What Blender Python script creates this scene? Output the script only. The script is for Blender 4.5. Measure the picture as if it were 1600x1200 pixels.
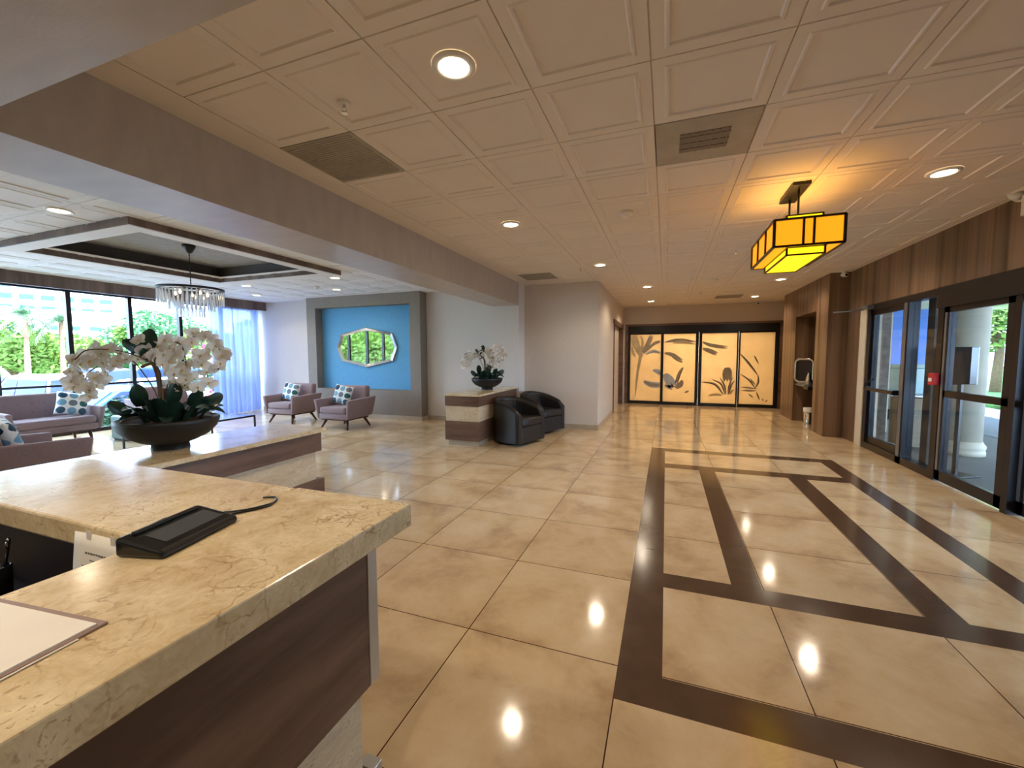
import bpy, bmesh, math, random
from mathutils import Vector, Matrix
random.seed(7)
for o in list(bpy.data.objects): bpy.data.objects.remove(o)
S = bpy.context.scene
C = S.collection
PI = math.pi
# ------------------------------------------------------------------ camera
cam = bpy.data.cameras.new('camera'); cam.sensor_width = 36.0; cam.lens = 36*648.45/1600
cam.clip_start = 0.02; cam.clip_end = 1500
co = bpy.data.objects.new('camera', cam); C.objects.link(co)
yaw, pitch, roll = .355053, .0700565, -.0031352
fwd = Vector((-math.sin(yaw)*math.cos(pitch), math.cos(yaw)*math.cos(pitch), -math.sin(pitch)))
rt = Vector((math.cos(yaw), math.sin(yaw), 0)); up = rt.cross(fwd)
r2 = rt*math.cos(roll)+up*math.sin(roll); u2 = up*math.cos(roll)-rt*math.sin(roll)
co.matrix_world = Matrix(((r2.x, u2.x, -fwd.x, 0), (r2.y, u2.y, -fwd.y, 0), (r2.z, u2.z, -fwd.z, 1.5), (0, 0, 0, 1)))
S.camera = co
# ------------------------------------------------------------------ world, sun, exposure
S.view_settings.view_transform = 'Standard'; S.view_settings.look = 'None'
S.view_settings.gamma = 1.0; S.view_settings.exposure = 0.78; S.view_settings.use_curve_mapping = False
W = bpy.data.worlds.new('sky'); S.world = W; W.use_nodes = True
SKY = 12.0
bg = W.node_tree.nodes['Background']; bg.inputs[0].default_value = (.52, .72, 1, 1); bg.inputs[1].default_value = SKY
sd = bpy.data.lights.new('sun', 'SUN'); sd.energy = 15.0; sd.angle = .01; sd.color = (1, .95, .85)
so = bpy.data.objects.new('sun', sd); C.objects.link(so); so.rotation_euler = (math.radians(-10), math.radians(32), 0); so.location = (0, 0, 30)
DOWN_W = 36.0      # power of one ceiling downlight
PEND_W = 2.8
# sky portals in the window wall and the entrance (sampling aid for daylight)
def portal(loc, rot, sx, sy):
    l = bpy.data.lights.new('window_portal', 'AREA'); l.shape = 'RECTANGLE'; l.size = sx; l.size_y = sy
    l.cycles.is_portal = True
    o = bpy.data.objects.new('window_portal', l); C.objects.link(o); o.location = loc; o.rotation_euler = rot
portal((-10.85, 3.2, 1.35), (0, -PI/2, 0), 2.7, 10.4)
portal((3.12, 5.2, 1.1), (0, PI/2, 0), 2.2, 6.2)
# ------------------------------------------------------------------ materials
def lin(c):
    return tuple(((x/255)/12.92 if x/255 <= .04045 else ((x/255+.055)/1.055)**2.4) for x in c)+(1,)
class NT:
    def __init__(s, name):
        s.m = bpy.data.materials.new(name); s.m.use_nodes = True; s.t = s.m.node_tree; s.n = s.t.nodes; s.l = s.t.links
        s.b = s.n['Principled BSDF']; s.out = s.n['Material Output']
    def a(s, typ, **k):
        x = s.n.new(typ)
        for q, v in k.items(): setattr(x, q, v)
        return x
    def math(s, op, a, b=None, c=None):
        x = s.n.new('ShaderNodeMath'); x.operation = op
        for i, v in enumerate((a, b, c)):
            if v is None: continue
            if isinstance(v, (int, float)): x.inputs[i].default_value = v
            else: s.l.new(v, x.inputs[i])
        return x.outputs[0]
    def mix(s, f, a, b):
        x = s.n.new('ShaderNodeMix'); x.data_type = 'RGBA'
        for i, v in ((0, f), (6, a), (7, b)):
            if isinstance(v, (int, float)): x.inputs[i].default_value = v
            elif isinstance(v, tuple): x.inputs[i].default_value = v
            else: s.l.new(v, x.inputs[i])
        return x.outputs[2]
    def coord(s, scale=(1, 1, 1), kind='Object'):
        t = s.a('ShaderNodeTexCoord'); m = s.a('ShaderNodeMapping'); m.inputs['Scale'].default_value = scale
        s.l.new(t.outputs[kind], m.inputs['Vector']); return m.outputs[0]
    def noise(s, vec, scale, detail=4, rough=.5, dist=0):
        x = s.a('ShaderNodeTexNoise'); s.l.new(vec, x.inputs['Vector']); x.inputs['Scale'].default_value = scale
        x.inputs['Detail'].default_value = detail; x.inputs['Roughness'].default_value = rough; x.inputs['Distortion'].default_value = dist
        return x.outputs[0]
    def ramp(s, f, *st):
        x = s.a('ShaderNodeValToRGB'); e = x.color_ramp.elements
        while len(e) < len(st): e.new(.5)
        for q, (p, c) in zip(e, st): q.position = p; q.color = c if isinstance(c, tuple) else (c, c, c, 1)
        s.l.new(f, x.inputs[0]); return x.outputs[0]
    def bump(s, h, strength=.2, dist=.01):
        x = s.a('ShaderNodeBump'); x.inputs['Strength'].default_value = strength; x.inputs['Distance'].default_value = dist
        s.l.new(h, x.inputs['Height']); s.l.new(x.outputs[0], s.b.inputs['Normal'])
def base(name, col, rough=.5, metal=0, spec=.5, var=.12, nscale=8, bump=0, sheen=0, stretch=(1, 1, 1)):
    s = NT(name); c = lin(col) if max(col) > 1 else tuple(col)+(1,)
    v = s.coord(stretch); n = s.noise(v, nscale, 5)
    d = tuple(x*(1-var) for x in c[:3])+(1,); e = tuple(min(1, x*(1+var)) for x in c[:3])+(1,)
    s.l.new(s.ramp(n, (.3, d), (.7, e)), s.b.inputs['Base Color'])
    s.b.inputs['Roughness'].default_value = rough; s.b.inputs['Metallic'].default_value = metal
    s.b.inputs['Specular IOR Level'].default_value = spec
    if sheen: s.b.inputs['Sheen Weight'].default_value = sheen
    if bump: s.bump(s.noise(v, nscale*12, 3), bump, .004)
    return s.m
def emis(name, col, strength):
    s = NT(name); c = lin(col); s.b.inputs['Base Color'].default_value = tuple(x*.3 for x in c[:3])+(1,)
    s.b.inputs['Emission Color'].default_value = c; s.b.inputs['Emission Strength'].default_value = strength
    return s.m
def glass_mat(name, tint=(1, 1, 1, 1), refl=1.0):
    s = NT(name); s.n.remove(s.b)
    t = s.a('ShaderNodeBsdfTransparent'); t.inputs[0].default_value = tint
    g = s.a('ShaderNodeBsdfGlossy'); g.inputs['Roughness'].default_value = .01; g.inputs[0].default_value = (1, 1, 1, 1)
    f = s.a('ShaderNodeLayerWeight'); f.inputs[0].default_value = .5
    fr = s.math('MULTIPLY', s.math('ADD', .04, s.math('MULTIPLY', .9, s.math('POWER', f.outputs['Facing'], 5))), refl)
    mx = s.a('ShaderNodeMixShader'); s.l.new(fr, mx.inputs[0])
    s.l.new(t.outputs[0], mx.inputs[1]); s.l.new(g.outputs[0], mx.inputs[2]); s.l.new(mx.outputs[0], s.out.inputs[0])
    return s.m
def crystal_mat():
    s = NT('crystal_prism'); s.n.remove(s.b)
    t = s.a('ShaderNodeBsdfTransparent'); t.inputs[0].default_value = (.9, .94, 1, 1)
    g = s.a('ShaderNodeBsdfGlossy'); g.inputs['Roughness'].default_value = .08; g.inputs[0].default_value = (1, 1, 1, 1)
    d = s.a('ShaderNodeBsdfTranslucent'); d.inputs[0].default_value = (.85, .9, 1, 1)
    m1 = s.a('ShaderNodeMixShader'); m1.inputs[0].default_value = .5; s.l.new(g.outputs[0], m1.inputs[1]); s.l.new(d.outputs[0], m1.inputs[2])
    m2 = s.a('ShaderNodeMixShader'); m2.inputs[0].default_value = .72; s.l.new(t.outputs[0], m2.inputs[1]); s.l.new(m1.outputs[0], m2.inputs[2])
    s.l.new(m2.outputs[0], s.out.inputs[0]); return s.m
def floor_mat():
    s = NT('polished_tile'); v = s.coord(); sep = s.a('ShaderNodeSeparateXYZ'); s.l.new(v, sep.inputs[0])
    fx = s.math('DIVIDE', s.math('ADD', sep.outputs[0], .185+80), .8)
    fy = s.math('DIVIDE', s.math('SUBTRACT', sep.outputs[1], 1.962-80.5), .805)
    dx = s.math('MULTIPLY', s.math('SUBTRACT', .5, s.math('ABSOLUTE', s.math('SUBTRACT', s.math('FRACT', fx), .5))), .8)
    dy = s.math('MULTIPLY', s.math('SUBTRACT', .5, s.math('ABSOLUTE', s.math('SUBTRACT', s.math('FRACT', fy), .5))), .8)
    d = s.math('MINIMUM', dx, dy)
    line = s.math('LESS_THAN', d, .0028)
    cb = s.a('ShaderNodeCombineXYZ'); s.l.new(s.math('FLOOR', fx), cb.inputs[0]); s.l.new(s.math('FLOOR', fy), cb.inputs[1])
    wn = s.a('ShaderNodeTexWhiteNoise'); s.l.new(cb.outputs[0], wn.inputs['Vector'])
    ad = s.a('ShaderNodeVectorMath'); ad.operation = 'ADD'; s.l.new(v, ad.inputs[0]); s.l.new(wn.outputs['Color'], ad.inputs[1])
    cloud = s.noise(ad.outputs[0], 2.2, 5, .55, .4)
    fine = s.noise(v, 9, 6, .7, .6)
    edge = s.math('SUBTRACT', 1, s.math('DIVIDE', s.math('MINIMUM', d, .13), .13))
    k = s.math('SUBTRACT', s.math('ADD', s.math('MULTIPLY', cloud, 1.0), s.math('MULTIPLY', fine, .35)), s.math('MULTIPLY', edge, .07))
    col = s.ramp(k, (.40, lin((180, 150, 114))), (.64, lin((212, 184, 144))), (.88, lin((224, 202, 166))))
    s.l.new(s.mix(line, col, lin((70, 40, 24))), s.b.inputs['Base Color'])
    s.l.new(s.math('ADD', .06, s.math('MULTIPLY', fine, .08)), s.b.inputs['Roughness'])
    s.b.inputs['Specular IOR Level'].default_value = .5
    s.bump(s.noise(v, 5, 3), .035, .01)
    return s.m
def marble_mat(name, c0, c1, vein, rough=.18, streak=(1, 1, 1), sc=7):
    s = NT(name); v = s.coord(streak)
    n1 = s.noise(v, sc*.6, 6, .6, 1.2); n2 = s.noise(v, sc*3, 8, .7, 2.0)
    col = s.ramp(s.math('ADD', s.math('MULTIPLY', n1, .6), s.math('MULTIPLY', n2, .4)), (.36, lin(c0)), (.62, lin(c1)))
    dn = s.a('ShaderNodeTexNoise'); s.l.new(v, dn.inputs['Vector']); dn.inputs['Scale'].default_value = sc*1.6; dn.inputs['Detail'].default_value = 4
    ad = s.a('ShaderNodeVectorMath'); ad.operation = 'MULTIPLY_ADD'; s.l.new(dn.outputs['Color'], ad.inputs[0]); ad.inputs[1].default_value = (.14, .14, .14); s.l.new(v, ad.inputs[2])
    vo = s.a('ShaderNodeTexVoronoi'); vo.feature = 'DISTANCE_TO_EDGE'; vo.inputs['Scale'].default_value = sc*1.9; s.l.new(ad.outputs[0], vo.inputs['Vector'])
    m = s.math('MULTIPLY', s.ramp(vo.outputs[0], (0, 1.0), (.045, 0.0)), s.ramp(s.noise(v, sc*.9, 4, .6, .5), (.48, 0.0), (.60, 1.0)))
    flk = s.ramp(s.noise(v, sc*5.5, 3, .5, 2.5), (.57, 0.0), (.66, .75))
    m = s.math('MINIMUM', 1, s.math('ADD', s.math('MULTIPLY', m, .75), s.math('MULTIPLY', flk, s.ramp(n1, (.45, 0.0), (.6, .8)))))
    s.l.new(s.mix(m, col, lin(vein)), s.b.inputs['Base Color'])
    s.b.inputs['Roughness'].default_value = rough; s.b.inputs['Specular IOR Level'].default_value = .5
    return s.m
def wood_mat(name, c0, c1, stretch=(7, 7, .25), rough=.4, sc=1.0):
    s = NT(name); v = s.coord(stretch)
    n = s.noise(v, sc, 3, .5, .15); f = s.noise(v, sc*7, 4, .6, .2)
    col = s.ramp(s.math('ADD', s.math('MULTIPLY', n, .75), s.math('MULTIPLY', f, .25)), (.38, lin(c0)), (.62, lin(c1)))
    s.l.new(col, s.b.inputs['Base Color']); s.b.inputs['Roughness'].default_value = rough; s.b.inputs['Specular IOR Level'].default_value = .35
    return s.m
def dots_mat():
    s = NT('dotted_cushion_cloth'); v = s.coord((7.4, 7.4, 7.4)); sep = s.a('ShaderNodeSeparateXYZ'); s.l.new(v, sep.inputs[0])
    col = s.math('FLOOR', s.math('ADD', sep.outputs[0], .5)); rowf = s.math('FLOOR', s.math('ADD', sep.outputs[2], .5))
    dx = s.math('SUBTRACT', sep.outputs[0], col); dz = s.math('SUBTRACT', sep.outputs[2], rowf)
    d = s.math('SQRT', s.math('ADD', s.math('MULTIPLY', dx, dx), s.math('MULTIPLY', dz, dz)))
    cb = s.a('ShaderNodeCombineXYZ'); s.l.new(col, cb.inputs[0]); s.l.new(rowf, cb.inputs[1])
    wn = s.a('ShaderNodeTexWhiteNoise'); s.l.new(cb.outputs[0], wn.inputs['Vector'])
    x = s.a('ShaderNodeValToRGB'); e = x.color_ramp; e.interpolation = 'CONSTANT'
    cs = [(0, (60, 92, 110)), (.22, (120, 165, 190)), (.42, (40, 100, 95)), (.6, (110, 120, 130)), (.8, (30, 60, 85))]
    while len(e.elements) < 5: e.elements.new(.5)
    for q, (p, c) in zip(e.elements, cs): q.position = p; q.color = lin(c)
    s.l.new(wn.outputs['Value'], x.inputs[0])
    s.l.new(s.mix(s.math('LESS_THAN', d, .41), lin((235, 235, 230)), x.outputs[0]), s.b.inputs['Base Color'])
    s.b.inputs['Roughness'].default_value = .85
    return s.m
def sheer_mat():
    s = NT('sheer_curtain_cloth'); s.n.remove(s.b)
    d = s.a('ShaderNodeBsdfDiffuse'); d.inputs[0].default_value = (.50, .54, .74, 1)
    tl = s.a('ShaderNodeBsdfTranslucent'); tl.inputs[0].default_value = (.24, .33, .62, 1)
    tp = s.a('ShaderNodeBsdfTransparent')
    m1 = s.a('ShaderNodeMixShader'); m1.inputs[0].default_value = .55; s.l.new(d.outputs[0], m1.inputs[1]); s.l.new(tl.outputs[0], m1.inputs[2])
    v = s.coord((1, 1, 1)); w = s.noise(v, 300, 1)
    m2 = s.a('ShaderNodeMixShader'); s.l.new(s.math('ADD', .02, s.math('MULTIPLY', w, .05)), m2.inputs[0])
    s.l.new(m1.outputs[0], m2.inputs[1]); s.l.new(tp.outputs[0], m2.inputs[2]); s.l.new(m2.outputs[0], s.out.inputs[0])
    return s.m
def translucent(name, col, tr=.5, rough=.6):
    s = NT(name); v = s.coord(); c = lin(col); n = s.noise(v, 3, 3)
    cc = s.ramp(n, (.3, tuple(x*.92 for x in c[:3])+(1,)), (.7, c)); s.l.new(cc, s.b.inputs['Base Color']); s.b.inputs['Roughness'].default_value = rough
    tl = s.a('ShaderNodeBsdfTranslucent'); s.l.new(cc, tl.inputs[0])
    mx = s.a('ShaderNodeMixShader'); mx.inputs[0].default_value = tr
    s.l.new(s.b.outputs[0], mx.inputs[1]); s.l.new(tl.outputs[0], mx.inputs[2]); s.l.new(mx.outputs[0], s.out.inputs[0])
    return s.m
M = {}
M['tile'] = floor_mat()
M['inlay'] = base('dark_inlay_tile', (84, 62, 46), .16, var=.14, nscale=6)
M['ctop'] = marble_mat('cream_marble', (196, 168, 124), (236, 218, 180), (142, 104, 62), .16)
M['trav'] = marble_mat('travertine_panel', (196, 172, 138), (224, 205, 172), (140, 110, 76), .35, (1, 1, 3.5), 6)
M['lam'] = wood_mat('brown_laminate', (92, 66, 52), (122, 92, 74), (1.2, 1.2, 9), .38)
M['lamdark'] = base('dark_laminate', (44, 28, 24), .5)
M['wood'] = wood_mat('striped_veneer', (84, 60, 42), (142, 112, 86), (5.5, 5.5, .12), .36)
M['valwood'] = wood_mat('valance_veneer', (92, 76, 72), (128, 110, 102), (5, 5, .2), .5)
M['ceil'] = base('ceiling_tile_white', (228, 216, 202), .75, var=.02, nscale=3)
M['lceil'] = base('lounge_ceiling_white', (232, 230, 230), .7, var=.02, nscale=3)
M['wall'] = base('greige_wallcovering', (212, 198, 182), .8, var=.04, nscale=20, bump=.15, stretch=(1, 1, 3))
M['lwall'] = base('pale_wallcovering', (214, 206, 198), .8, var=.04, nscale=20, bump=.15, stretch=(1, 1, 3))
M['beam'] = base('beam_wallcovering', (184, 172, 160), .38, var=.07, nscale=3.5, bump=.1, stretch=(1, 3, 1))
M['niche'] = base('taupe_surround', (132, 120, 108), .6, var=.05)
M['blue'] = base('blue_wallcovering', (92, 160, 204), .75, var=.05, nscale=16, bump=.2)
M['basetile'] = base('tan_skirting_tile', (178, 160, 136), .3, var=.08)
M['black'] = base('black_metal', (20, 18, 17), .35, var=.2)
M['frame'] = base('bronze_door_frame', (34, 30, 32), .32, .4, var=.1)
M['alum'] = base('grey_mullion', (120, 124, 132), .35, .6, var=.05)
M['silver'] = base('brushed_silver_trim', (190, 190, 188), .3, .7, var=.05)
M['chrome'] = base('chrome', (215, 212, 205), .12, 1, var=.03)
M['glass'] = glass_mat('clear_glass')
M['doorglass'] = glass_mat('tinted_door_glass', (.74, .78, .80, 1), .35)
M['mirror'] = base('mirror_glass', (235, 238, 238), .02, 1, var=.01)
M['fabric'] = base('mauve_grey_upholstery', (138, 116, 118), .9, var=.1, nscale=60, bump=.25, sheen=.25)
M['legwood'] = wood_mat('walnut_leg', (58, 28, 20), (92, 48, 34), (3, 3, .6), .35)
M['leather'] = base('black_leather', (34, 29, 26), .42, var=.12, nscale=14, bump=.15)
M['dots'] = dots_mat()
M['sheer'] = sheer_mat()
M['bowl'] = base('charcoal_bowl_glaze', (22, 22, 24), .5, var=.15, nscale=10, bump=.1)
M['petal'] = translucent('white_orchid_petal', (240, 234, 224), .35)
M['lip'] = base('yellow_orchid_lip', (214, 176, 84), .6)
M['leaf'] = base('dark_orchid_leaf', (26, 52, 40), .32, var=.3, nscale=12)
M['stem'] = base('orchid_stem', (92, 74, 50), .6)
M['bark'] = base('bark_brown', (128, 98, 74), .85, var=.25, nscale=18, bump=.4)
M['moss'] = base('bark_mulch', (70, 52, 40), .95, var=.4, nscale=40, bump=.6)
M['plast'] = base('white_plastic', (232, 226, 216), .4, var=.02)
M['blackp'] = base('black_plastic', (14, 14, 15), .28, var=.1)
M['matte'] = base('matte_black_board', (14, 14, 15), .9, spec=.05, var=.1)
M['pier'] = base('dark_stone_cladding', (70, 62, 56), .8, var=.15)
M['screen'] = base('dark_lcd', (74, 78, 82), .12, var=.05)
M['paper'] = base('white_paper', (236, 228, 216), .7, var=.03)
M['ink'] = base('grey_print', (120, 112, 104), .8)
M['folder'] = base('mauve_folder', (150, 124, 112), .6)
M['vent'] = base('grey_grille', (172, 162, 146), .6, var=.1, nscale=6)
M['lampon'] = emis('downlight_lens', (255, 236, 200), 14)
M['bulb'] = emis('warm_bulb', (255, 214, 150), 20)
M['amber'] = emis('amber_shade', (255, 150, 22), .85)
M['amber2'] = emis('bright_amber_shade', (255, 205, 22), 1.15)
M['red'] = base('alarm_red', (196, 34, 40), .4)
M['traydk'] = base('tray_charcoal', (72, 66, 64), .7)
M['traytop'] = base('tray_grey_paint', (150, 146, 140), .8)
M['frost'] = translucent('frosted_cream_glass', (220, 200, 164), .5, .2)
M['tan'] = base('motif_tan', (200, 176, 132), .6); M['grey'] = base('motif_grey_brown', (158, 142, 118), .6)
M['dark'] = base('motif_dark_brown', (112, 88, 58), .6); M['blueg'] = base('motif_blue_grey', (184, 188, 192), .6)
M['crystal'] = crystal_mat()
M['asph'] = base('asphalt', (118, 120, 124), .9, var=.1, nscale=6)
M['lot'] = base('sunlit_pavement', (150, 158, 172), .9, var=.08, nscale=3)  # asphalt colour made paler and bluer as if sunlit, bounces daylight indoors
M['conc'] = base('porch_concrete', (104, 102, 98), .85, var=.08, nscale=5)
M['grass'] = base('lawn', (84, 128, 52), .95, var=.3, nscale=10)
M['hedge'] = base('hedge_leaves', (44, 92, 58), .7, var=.4, nscale=30)
M['tree1'] = base('yellow_green_leaves', (112, 142, 58), .7, var=.35, nscale=8)
M['tree2'] = base('green_leaves', (84, 132, 84), .7, var=.35, nscale=8)
M['palm'] = base('palm_leaves', (96, 132, 92), .6, var=.3, nscale=8)
M['pink'] = base('pink_blossom', (214, 96, 140), .7)
M['bwhite'] = base('white_stucco', (225, 226, 224), .85, var=.03)
M['bwin'] = base('tinted_window', (40, 84, 128), .7, var=.2)
M['column'] = base('stucco_column', (196, 184, 162), .8, var=.1, nscale=4)
M['bluewall'] = base('pale_blue_render', (92, 126, 196), .85, var=.03)
M['cream'] = base('cream_render', (214, 200, 176), .8, var=.05)
M['stone'] = base('stacked_stone', (140, 124, 112), .9, var=.3, nscale=12, bump=.5)
M['pebble'] = base('pebble_panel', (150, 138, 118), .9, var=.35, nscale=70, bump=.5)
M['cart'] = base('pale_green_plastic', (136, 160, 158), .5)
M['rubber'] = base('tyre_rubber', (24, 24, 26), .8)
M['carblue'] = base('blue_car_paint', (40, 66, 120), .45, .1, .25, var=.03); M['carwhite'] = base('white_car_paint', (170, 178, 190), .4, var=.02)
M['cardark'] = base('dark_car_paint', (22, 34, 66), .45, .1, .25, var=.03); M['carteal'] = base('teal_car_paint', (40, 110, 124), .45, .1, .25, var=.03)
M['carglass'] = base('car_window', (28, 48, 88), .45, spec=.15, var=.05)
M['carred'] = base('red_car_paint', (130, 30, 44), .45, .1, .25, var=.03)
# ------------------------------------------------------------------ mesh helpers
def V(*a): return Vector(a)
class MB:
    def __init__(s): s.bm = bmesh.new(); s.mi = 0
    def _mi(s, fs):
        for f in fs: f.material_index = s.mi
    def hexa(s, p, bev=0, seg=2):
        b2 = bmesh.new(); v = [b2.verts.new(x) for x in p]
        for q in ((0, 3, 2, 1), (4, 5, 6, 7), (0, 1, 5, 4), (1, 2, 6, 5), (2, 3, 7, 6), (3, 0, 4, 7)): b2.faces.new([v[i] for i in q])
        if bev: bmesh.ops.bevel(b2, geom=list(b2.edges), offset=bev, segments=seg, affect='EDGES', profile=.5, clamp_overlap=True)
        s.merge(b2, smooth=bev > .015); return s
    def merge(s, b2, smooth=False):
        mp = {v: s.bm.verts.new(v.co) for v in b2.verts}
        for f in b2.faces:
            try: g = s.bm.faces.new([mp[v] for v in f.verts])
            except ValueError: continue
            g.material_index = s.mi; g.smooth = smooth or f.smooth
        b2.free()
    def box(s, x0, x1, y0, y1, z0, z1, bev=0, seg=2):
        return s.hexa([(x0, y0, z0), (x1, y0, z0), (x1, y1, z0), (x0, y1, z0), (x0, y0, z1), (x1, y0, z1), (x1, y1, z1), (x0, y1, z1)], bev, seg)
    def lathe(s, prof, n=32, c=(0, 0, 0), cap=True, sx=1, sy=1):
        rows = []
        for r, z in prof:
            rows.append([s.bm.verts.new((c[0]+sx*r*math.cos(2*PI*i/n), c[1]+sy*r*math.sin(2*PI*i/n), c[2]+z)) for i in range(n)])
        for a, b in zip(rows, rows[1:]):
            for i in range(n):
                f = s.bm.faces.new([a[i], a[(i+1) % n], b[(i+1) % n], b[i]]); f.smooth = True; f.material_index = s.mi
        if cap:
            f = s.bm.faces.new(list(reversed(rows[0]))); f.material_index = s.mi
            f = s.bm.faces.new(rows[-1]); f.material_index = s.mi
        return s
    def tube(s, pts, r, n=8, smooth=True):
        pts = [Vector(p) for p in pts]; rs = r if isinstance(r, (list, tuple)) else [r]*len(pts)
        rows = []; prev = None
        for i, p in enumerate(pts):
            t = (pts[min(i+1, len(pts)-1)]-pts[max(i-1, 0)]).normalized()
            if prev is None: a = t.orthogonal().normalized()
            else: a = (prev-t*prev.dot(t)).normalized()
            prev = a; b = t.cross(a)
            rows.append([s.bm.verts.new(p+(a*math.cos(2*PI*k/n)+b*math.sin(2*PI*k/n))*rs[i]) for k in range(n)])
        for a, b in zip(rows, rows[1:]):
            for i in range(n):
                f = s.bm.faces.new([a[i], a[(i+1) % n], b[(i+1) % n], b[i]]); f.smooth = smooth; f.material_index = s.mi
        s._mi([s.bm.faces.new(list(reversed(rows[0]))), s.bm.faces.new(rows[-1])]); return s
    def quad(s, *p):
        f = s.bm.faces.new([s.bm.verts.new(x) for x in p]); f.material_index = s.mi; return f
    def prism(s, poly, z0, z1, bev=0):
        b2 = bmesh.new(); a = [b2.verts.new((x, y, z0)) for x, y in poly]; b = [b2.verts.new((x, y, z1)) for x, y in poly]
        n = len(poly); b2.faces.new(list(reversed(a))); b2.faces.new(b)
        for i in range(n): b2.faces.new([a[i], a[(i+1) % n], b[(i+1) % n], b[i]])
        bmesh.ops.recalc_face_normals(b2, faces=b2.faces)
        if bev: bmesh.ops.bevel(b2, geom=list(b2.edges), offset=bev, segments=2, affect='EDGES', profile=.5)
        s.merge(b2); return s
    def xform(s, mtx):
        bmesh.ops.transform(s.bm, matrix=mtx, verts=s.bm.verts); return s
    def mesh(s, name, mats, recalc=True):
        if recalc: bmesh.ops.recalc_face_normals(s.bm, faces=s.bm.faces)
        me = bpy.data.meshes.new(name); s.bm.to_mesh(me); s.bm.free()
        for m in (mats if isinstance(mats, (list, tuple)) else [mats]): me.materials.append(M[m] if isinstance(m, str) else m)
        return me
    def ob(s, name, mats, parent=None, recalc=True):
        return mk(name, s.mesh(name, mats, recalc), parent)
def mk(name, me, parent=None, loc=None, rot=None):
    o = bpy.data.objects.new(name, me); C.objects.link(o)
    if parent: o.parent = parent
    if loc: o.location = loc
    if rot: o.rotation_euler = rot
    return o
def tag(o, label=None, cat=None, group=None, kind=None):
    if label: o['label'] = label
    if cat: o['category'] = cat
    if group: o['group'] = group
    if kind: o['kind'] = kind
    return o
def struct(o): o['kind'] = 'structure'; return o
def empty(name, loc=(0, 0, 0), rz=0):
    o = bpy.data.objects.new(name, None); o.empty_display_size = .1; C.objects.link(o); o.location = loc; o.rotation_euler = (0, 0, rz); return o
def thing(name, label, cat, loc=(0, 0, 0), rz=0, group=None): return tag(empty(name, loc, rz), label, cat, group)
KIDS = lambda o: [c for c in C.objects if c.parent == o]
def dup(o, parent=None, loc=None, rz=None, label=None, group=None):
    c = o.copy(); C.objects.link(c)
    if parent: c.parent = parent
    if loc is not None: c.location = loc
    if rz is not None: c.rotation_euler = (0, 0, rz)
    if label: c['label'] = label
    if group: c['group'] = group
    for k in KIDS(o): dup(k, c)
    return c
def catmull(pts, n=6):
    P = [Vector(p) for p in pts]; P = [P[0]*2-P[1]]+P+[P[-1]*2-P[-2]]; out = []
    for i in range(1, len(P)-2):
        for k in range(n):
            t = k/n; a, b, c, d = P[i-1:i+3]
            out.append(.5*((2*b)+(c-a)*t+(2*a-5*b+4*c-d)*t*t+(-a+3*b-3*c+d)*t**3))
    out.append(P[-2]); return out
# ------------------------------------------------------------------ setting
CZ = 2.93
# floor: one slab cut along the dark inlay pattern
xs = [-10.8, -.185, .015, .43, .61, 1.42, 1.61, 2.04, 2.23, 3.1]
ys = [-4, 1.76, 1.955, 2.76, 2.945, 5.79, 6.02, 6.78, 7.0, 13.3]
def inlay(i, j):
    cx = (xs[i]+xs[i+1])/2; cy = (ys[j]+ys[j+1])/2
    if cx < -.185 or cx > 2.23 or cy < 1.76 or cy > 7.0: return False
    if cx < .015 or cx > 2.04: return True
    if cy < 1.955 or 2.76 < cy < 2.945 or 5.79 < cy < 6.02 or cy > 6.78: return True
    return 2.76 < cy < 6.02 and (.43 < cx < .61 or 1.42 < cx < 1.61)
b = MB(); gv = {}
for i, x in enumerate(xs):
    for j, y in enumerate(ys): gv[i, j] = b.bm.verts.new((x, y, 0))
for i in range(len(xs)-1):
    for j in range(len(ys)-1):
        f = b.bm.faces.new([gv[i, j], gv[i+1, j], gv[i+1, j+1], gv[i, j+1]]); f.material_index = 1 if inlay(i, j) else 0
b.box(-10.8, 3.1, -4, 13.3, -.2, -.01)
struct(b.ob('floor', ['tile', 'inlay'], recalc=False))
# ceiling of moulded square panels
def tile_ceiling(name, mat, x0, x1, y0, y1, gx, gy, skip=(), hole=None, z=CZ, P=.61):
    b = MB(); i0 = math.ceil((x0-gx)/P-1e-6); i1 = math.floor((x1-gx)/P+1e-6); j0 = math.ceil((y0-gy)/P-1e-6); j1 = math.floor((y1-gy)/P+1e-6)
    X0, X1, Y0, Y1 = gx+i0*P, gx+i1*P, gy+j0*P, gy+j1*P
    def flat(a, c, d, e, zz=z):
        if c-a > 1e-4 and e-d > 1e-4: b.quad((a, d, zz), (a, e, zz), (c, e, zz), (c, d, zz))
    flat(x0, x1, y0, Y0); flat(x0, x1, Y1, y1); flat(x0, X0, Y0, Y1); flat(X1, x1, Y0, Y1)
    prof = [(.0, .010), (.003, .010), (.004, 0), (.062, 0), (.070, -.005), (.082, -.005), (.090, .004), (.305, .004)]
    for i in range(i0, i1):
        for j in range(j0, j1):
            cx, cy = gx+(i+.5)*P, gy+(j+.5)*P
            if any(abs(cx-sx) < .3 and abs(cy-sy) < .3 for sx, sy in skip): continue
            if hole and hole[0] < cx < hole[1] and hole[2] < cy < hole[3]: continue
            rings = []
            for d, h in prof[:-1]:
                a = P/2-d; rings.append([b.bm.verts.new((cx+sx*a, cy+sy*a, z+h)) for sx, sy in ((-1, -1), (-1, 1), (1, 1), (1, -1))])
            for r, q in zip(rings, rings[1:]):
                for k in range(4): b.bm.faces.new([r[k], r[(k+1) % 4], q[(k+1) % 4], q[k]])
            b.bm.faces.new(rings[-1])
    o = b.ob(name, mat, recalc=False); struct(o); return o
GX, GY = -.10, 2.235
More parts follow.
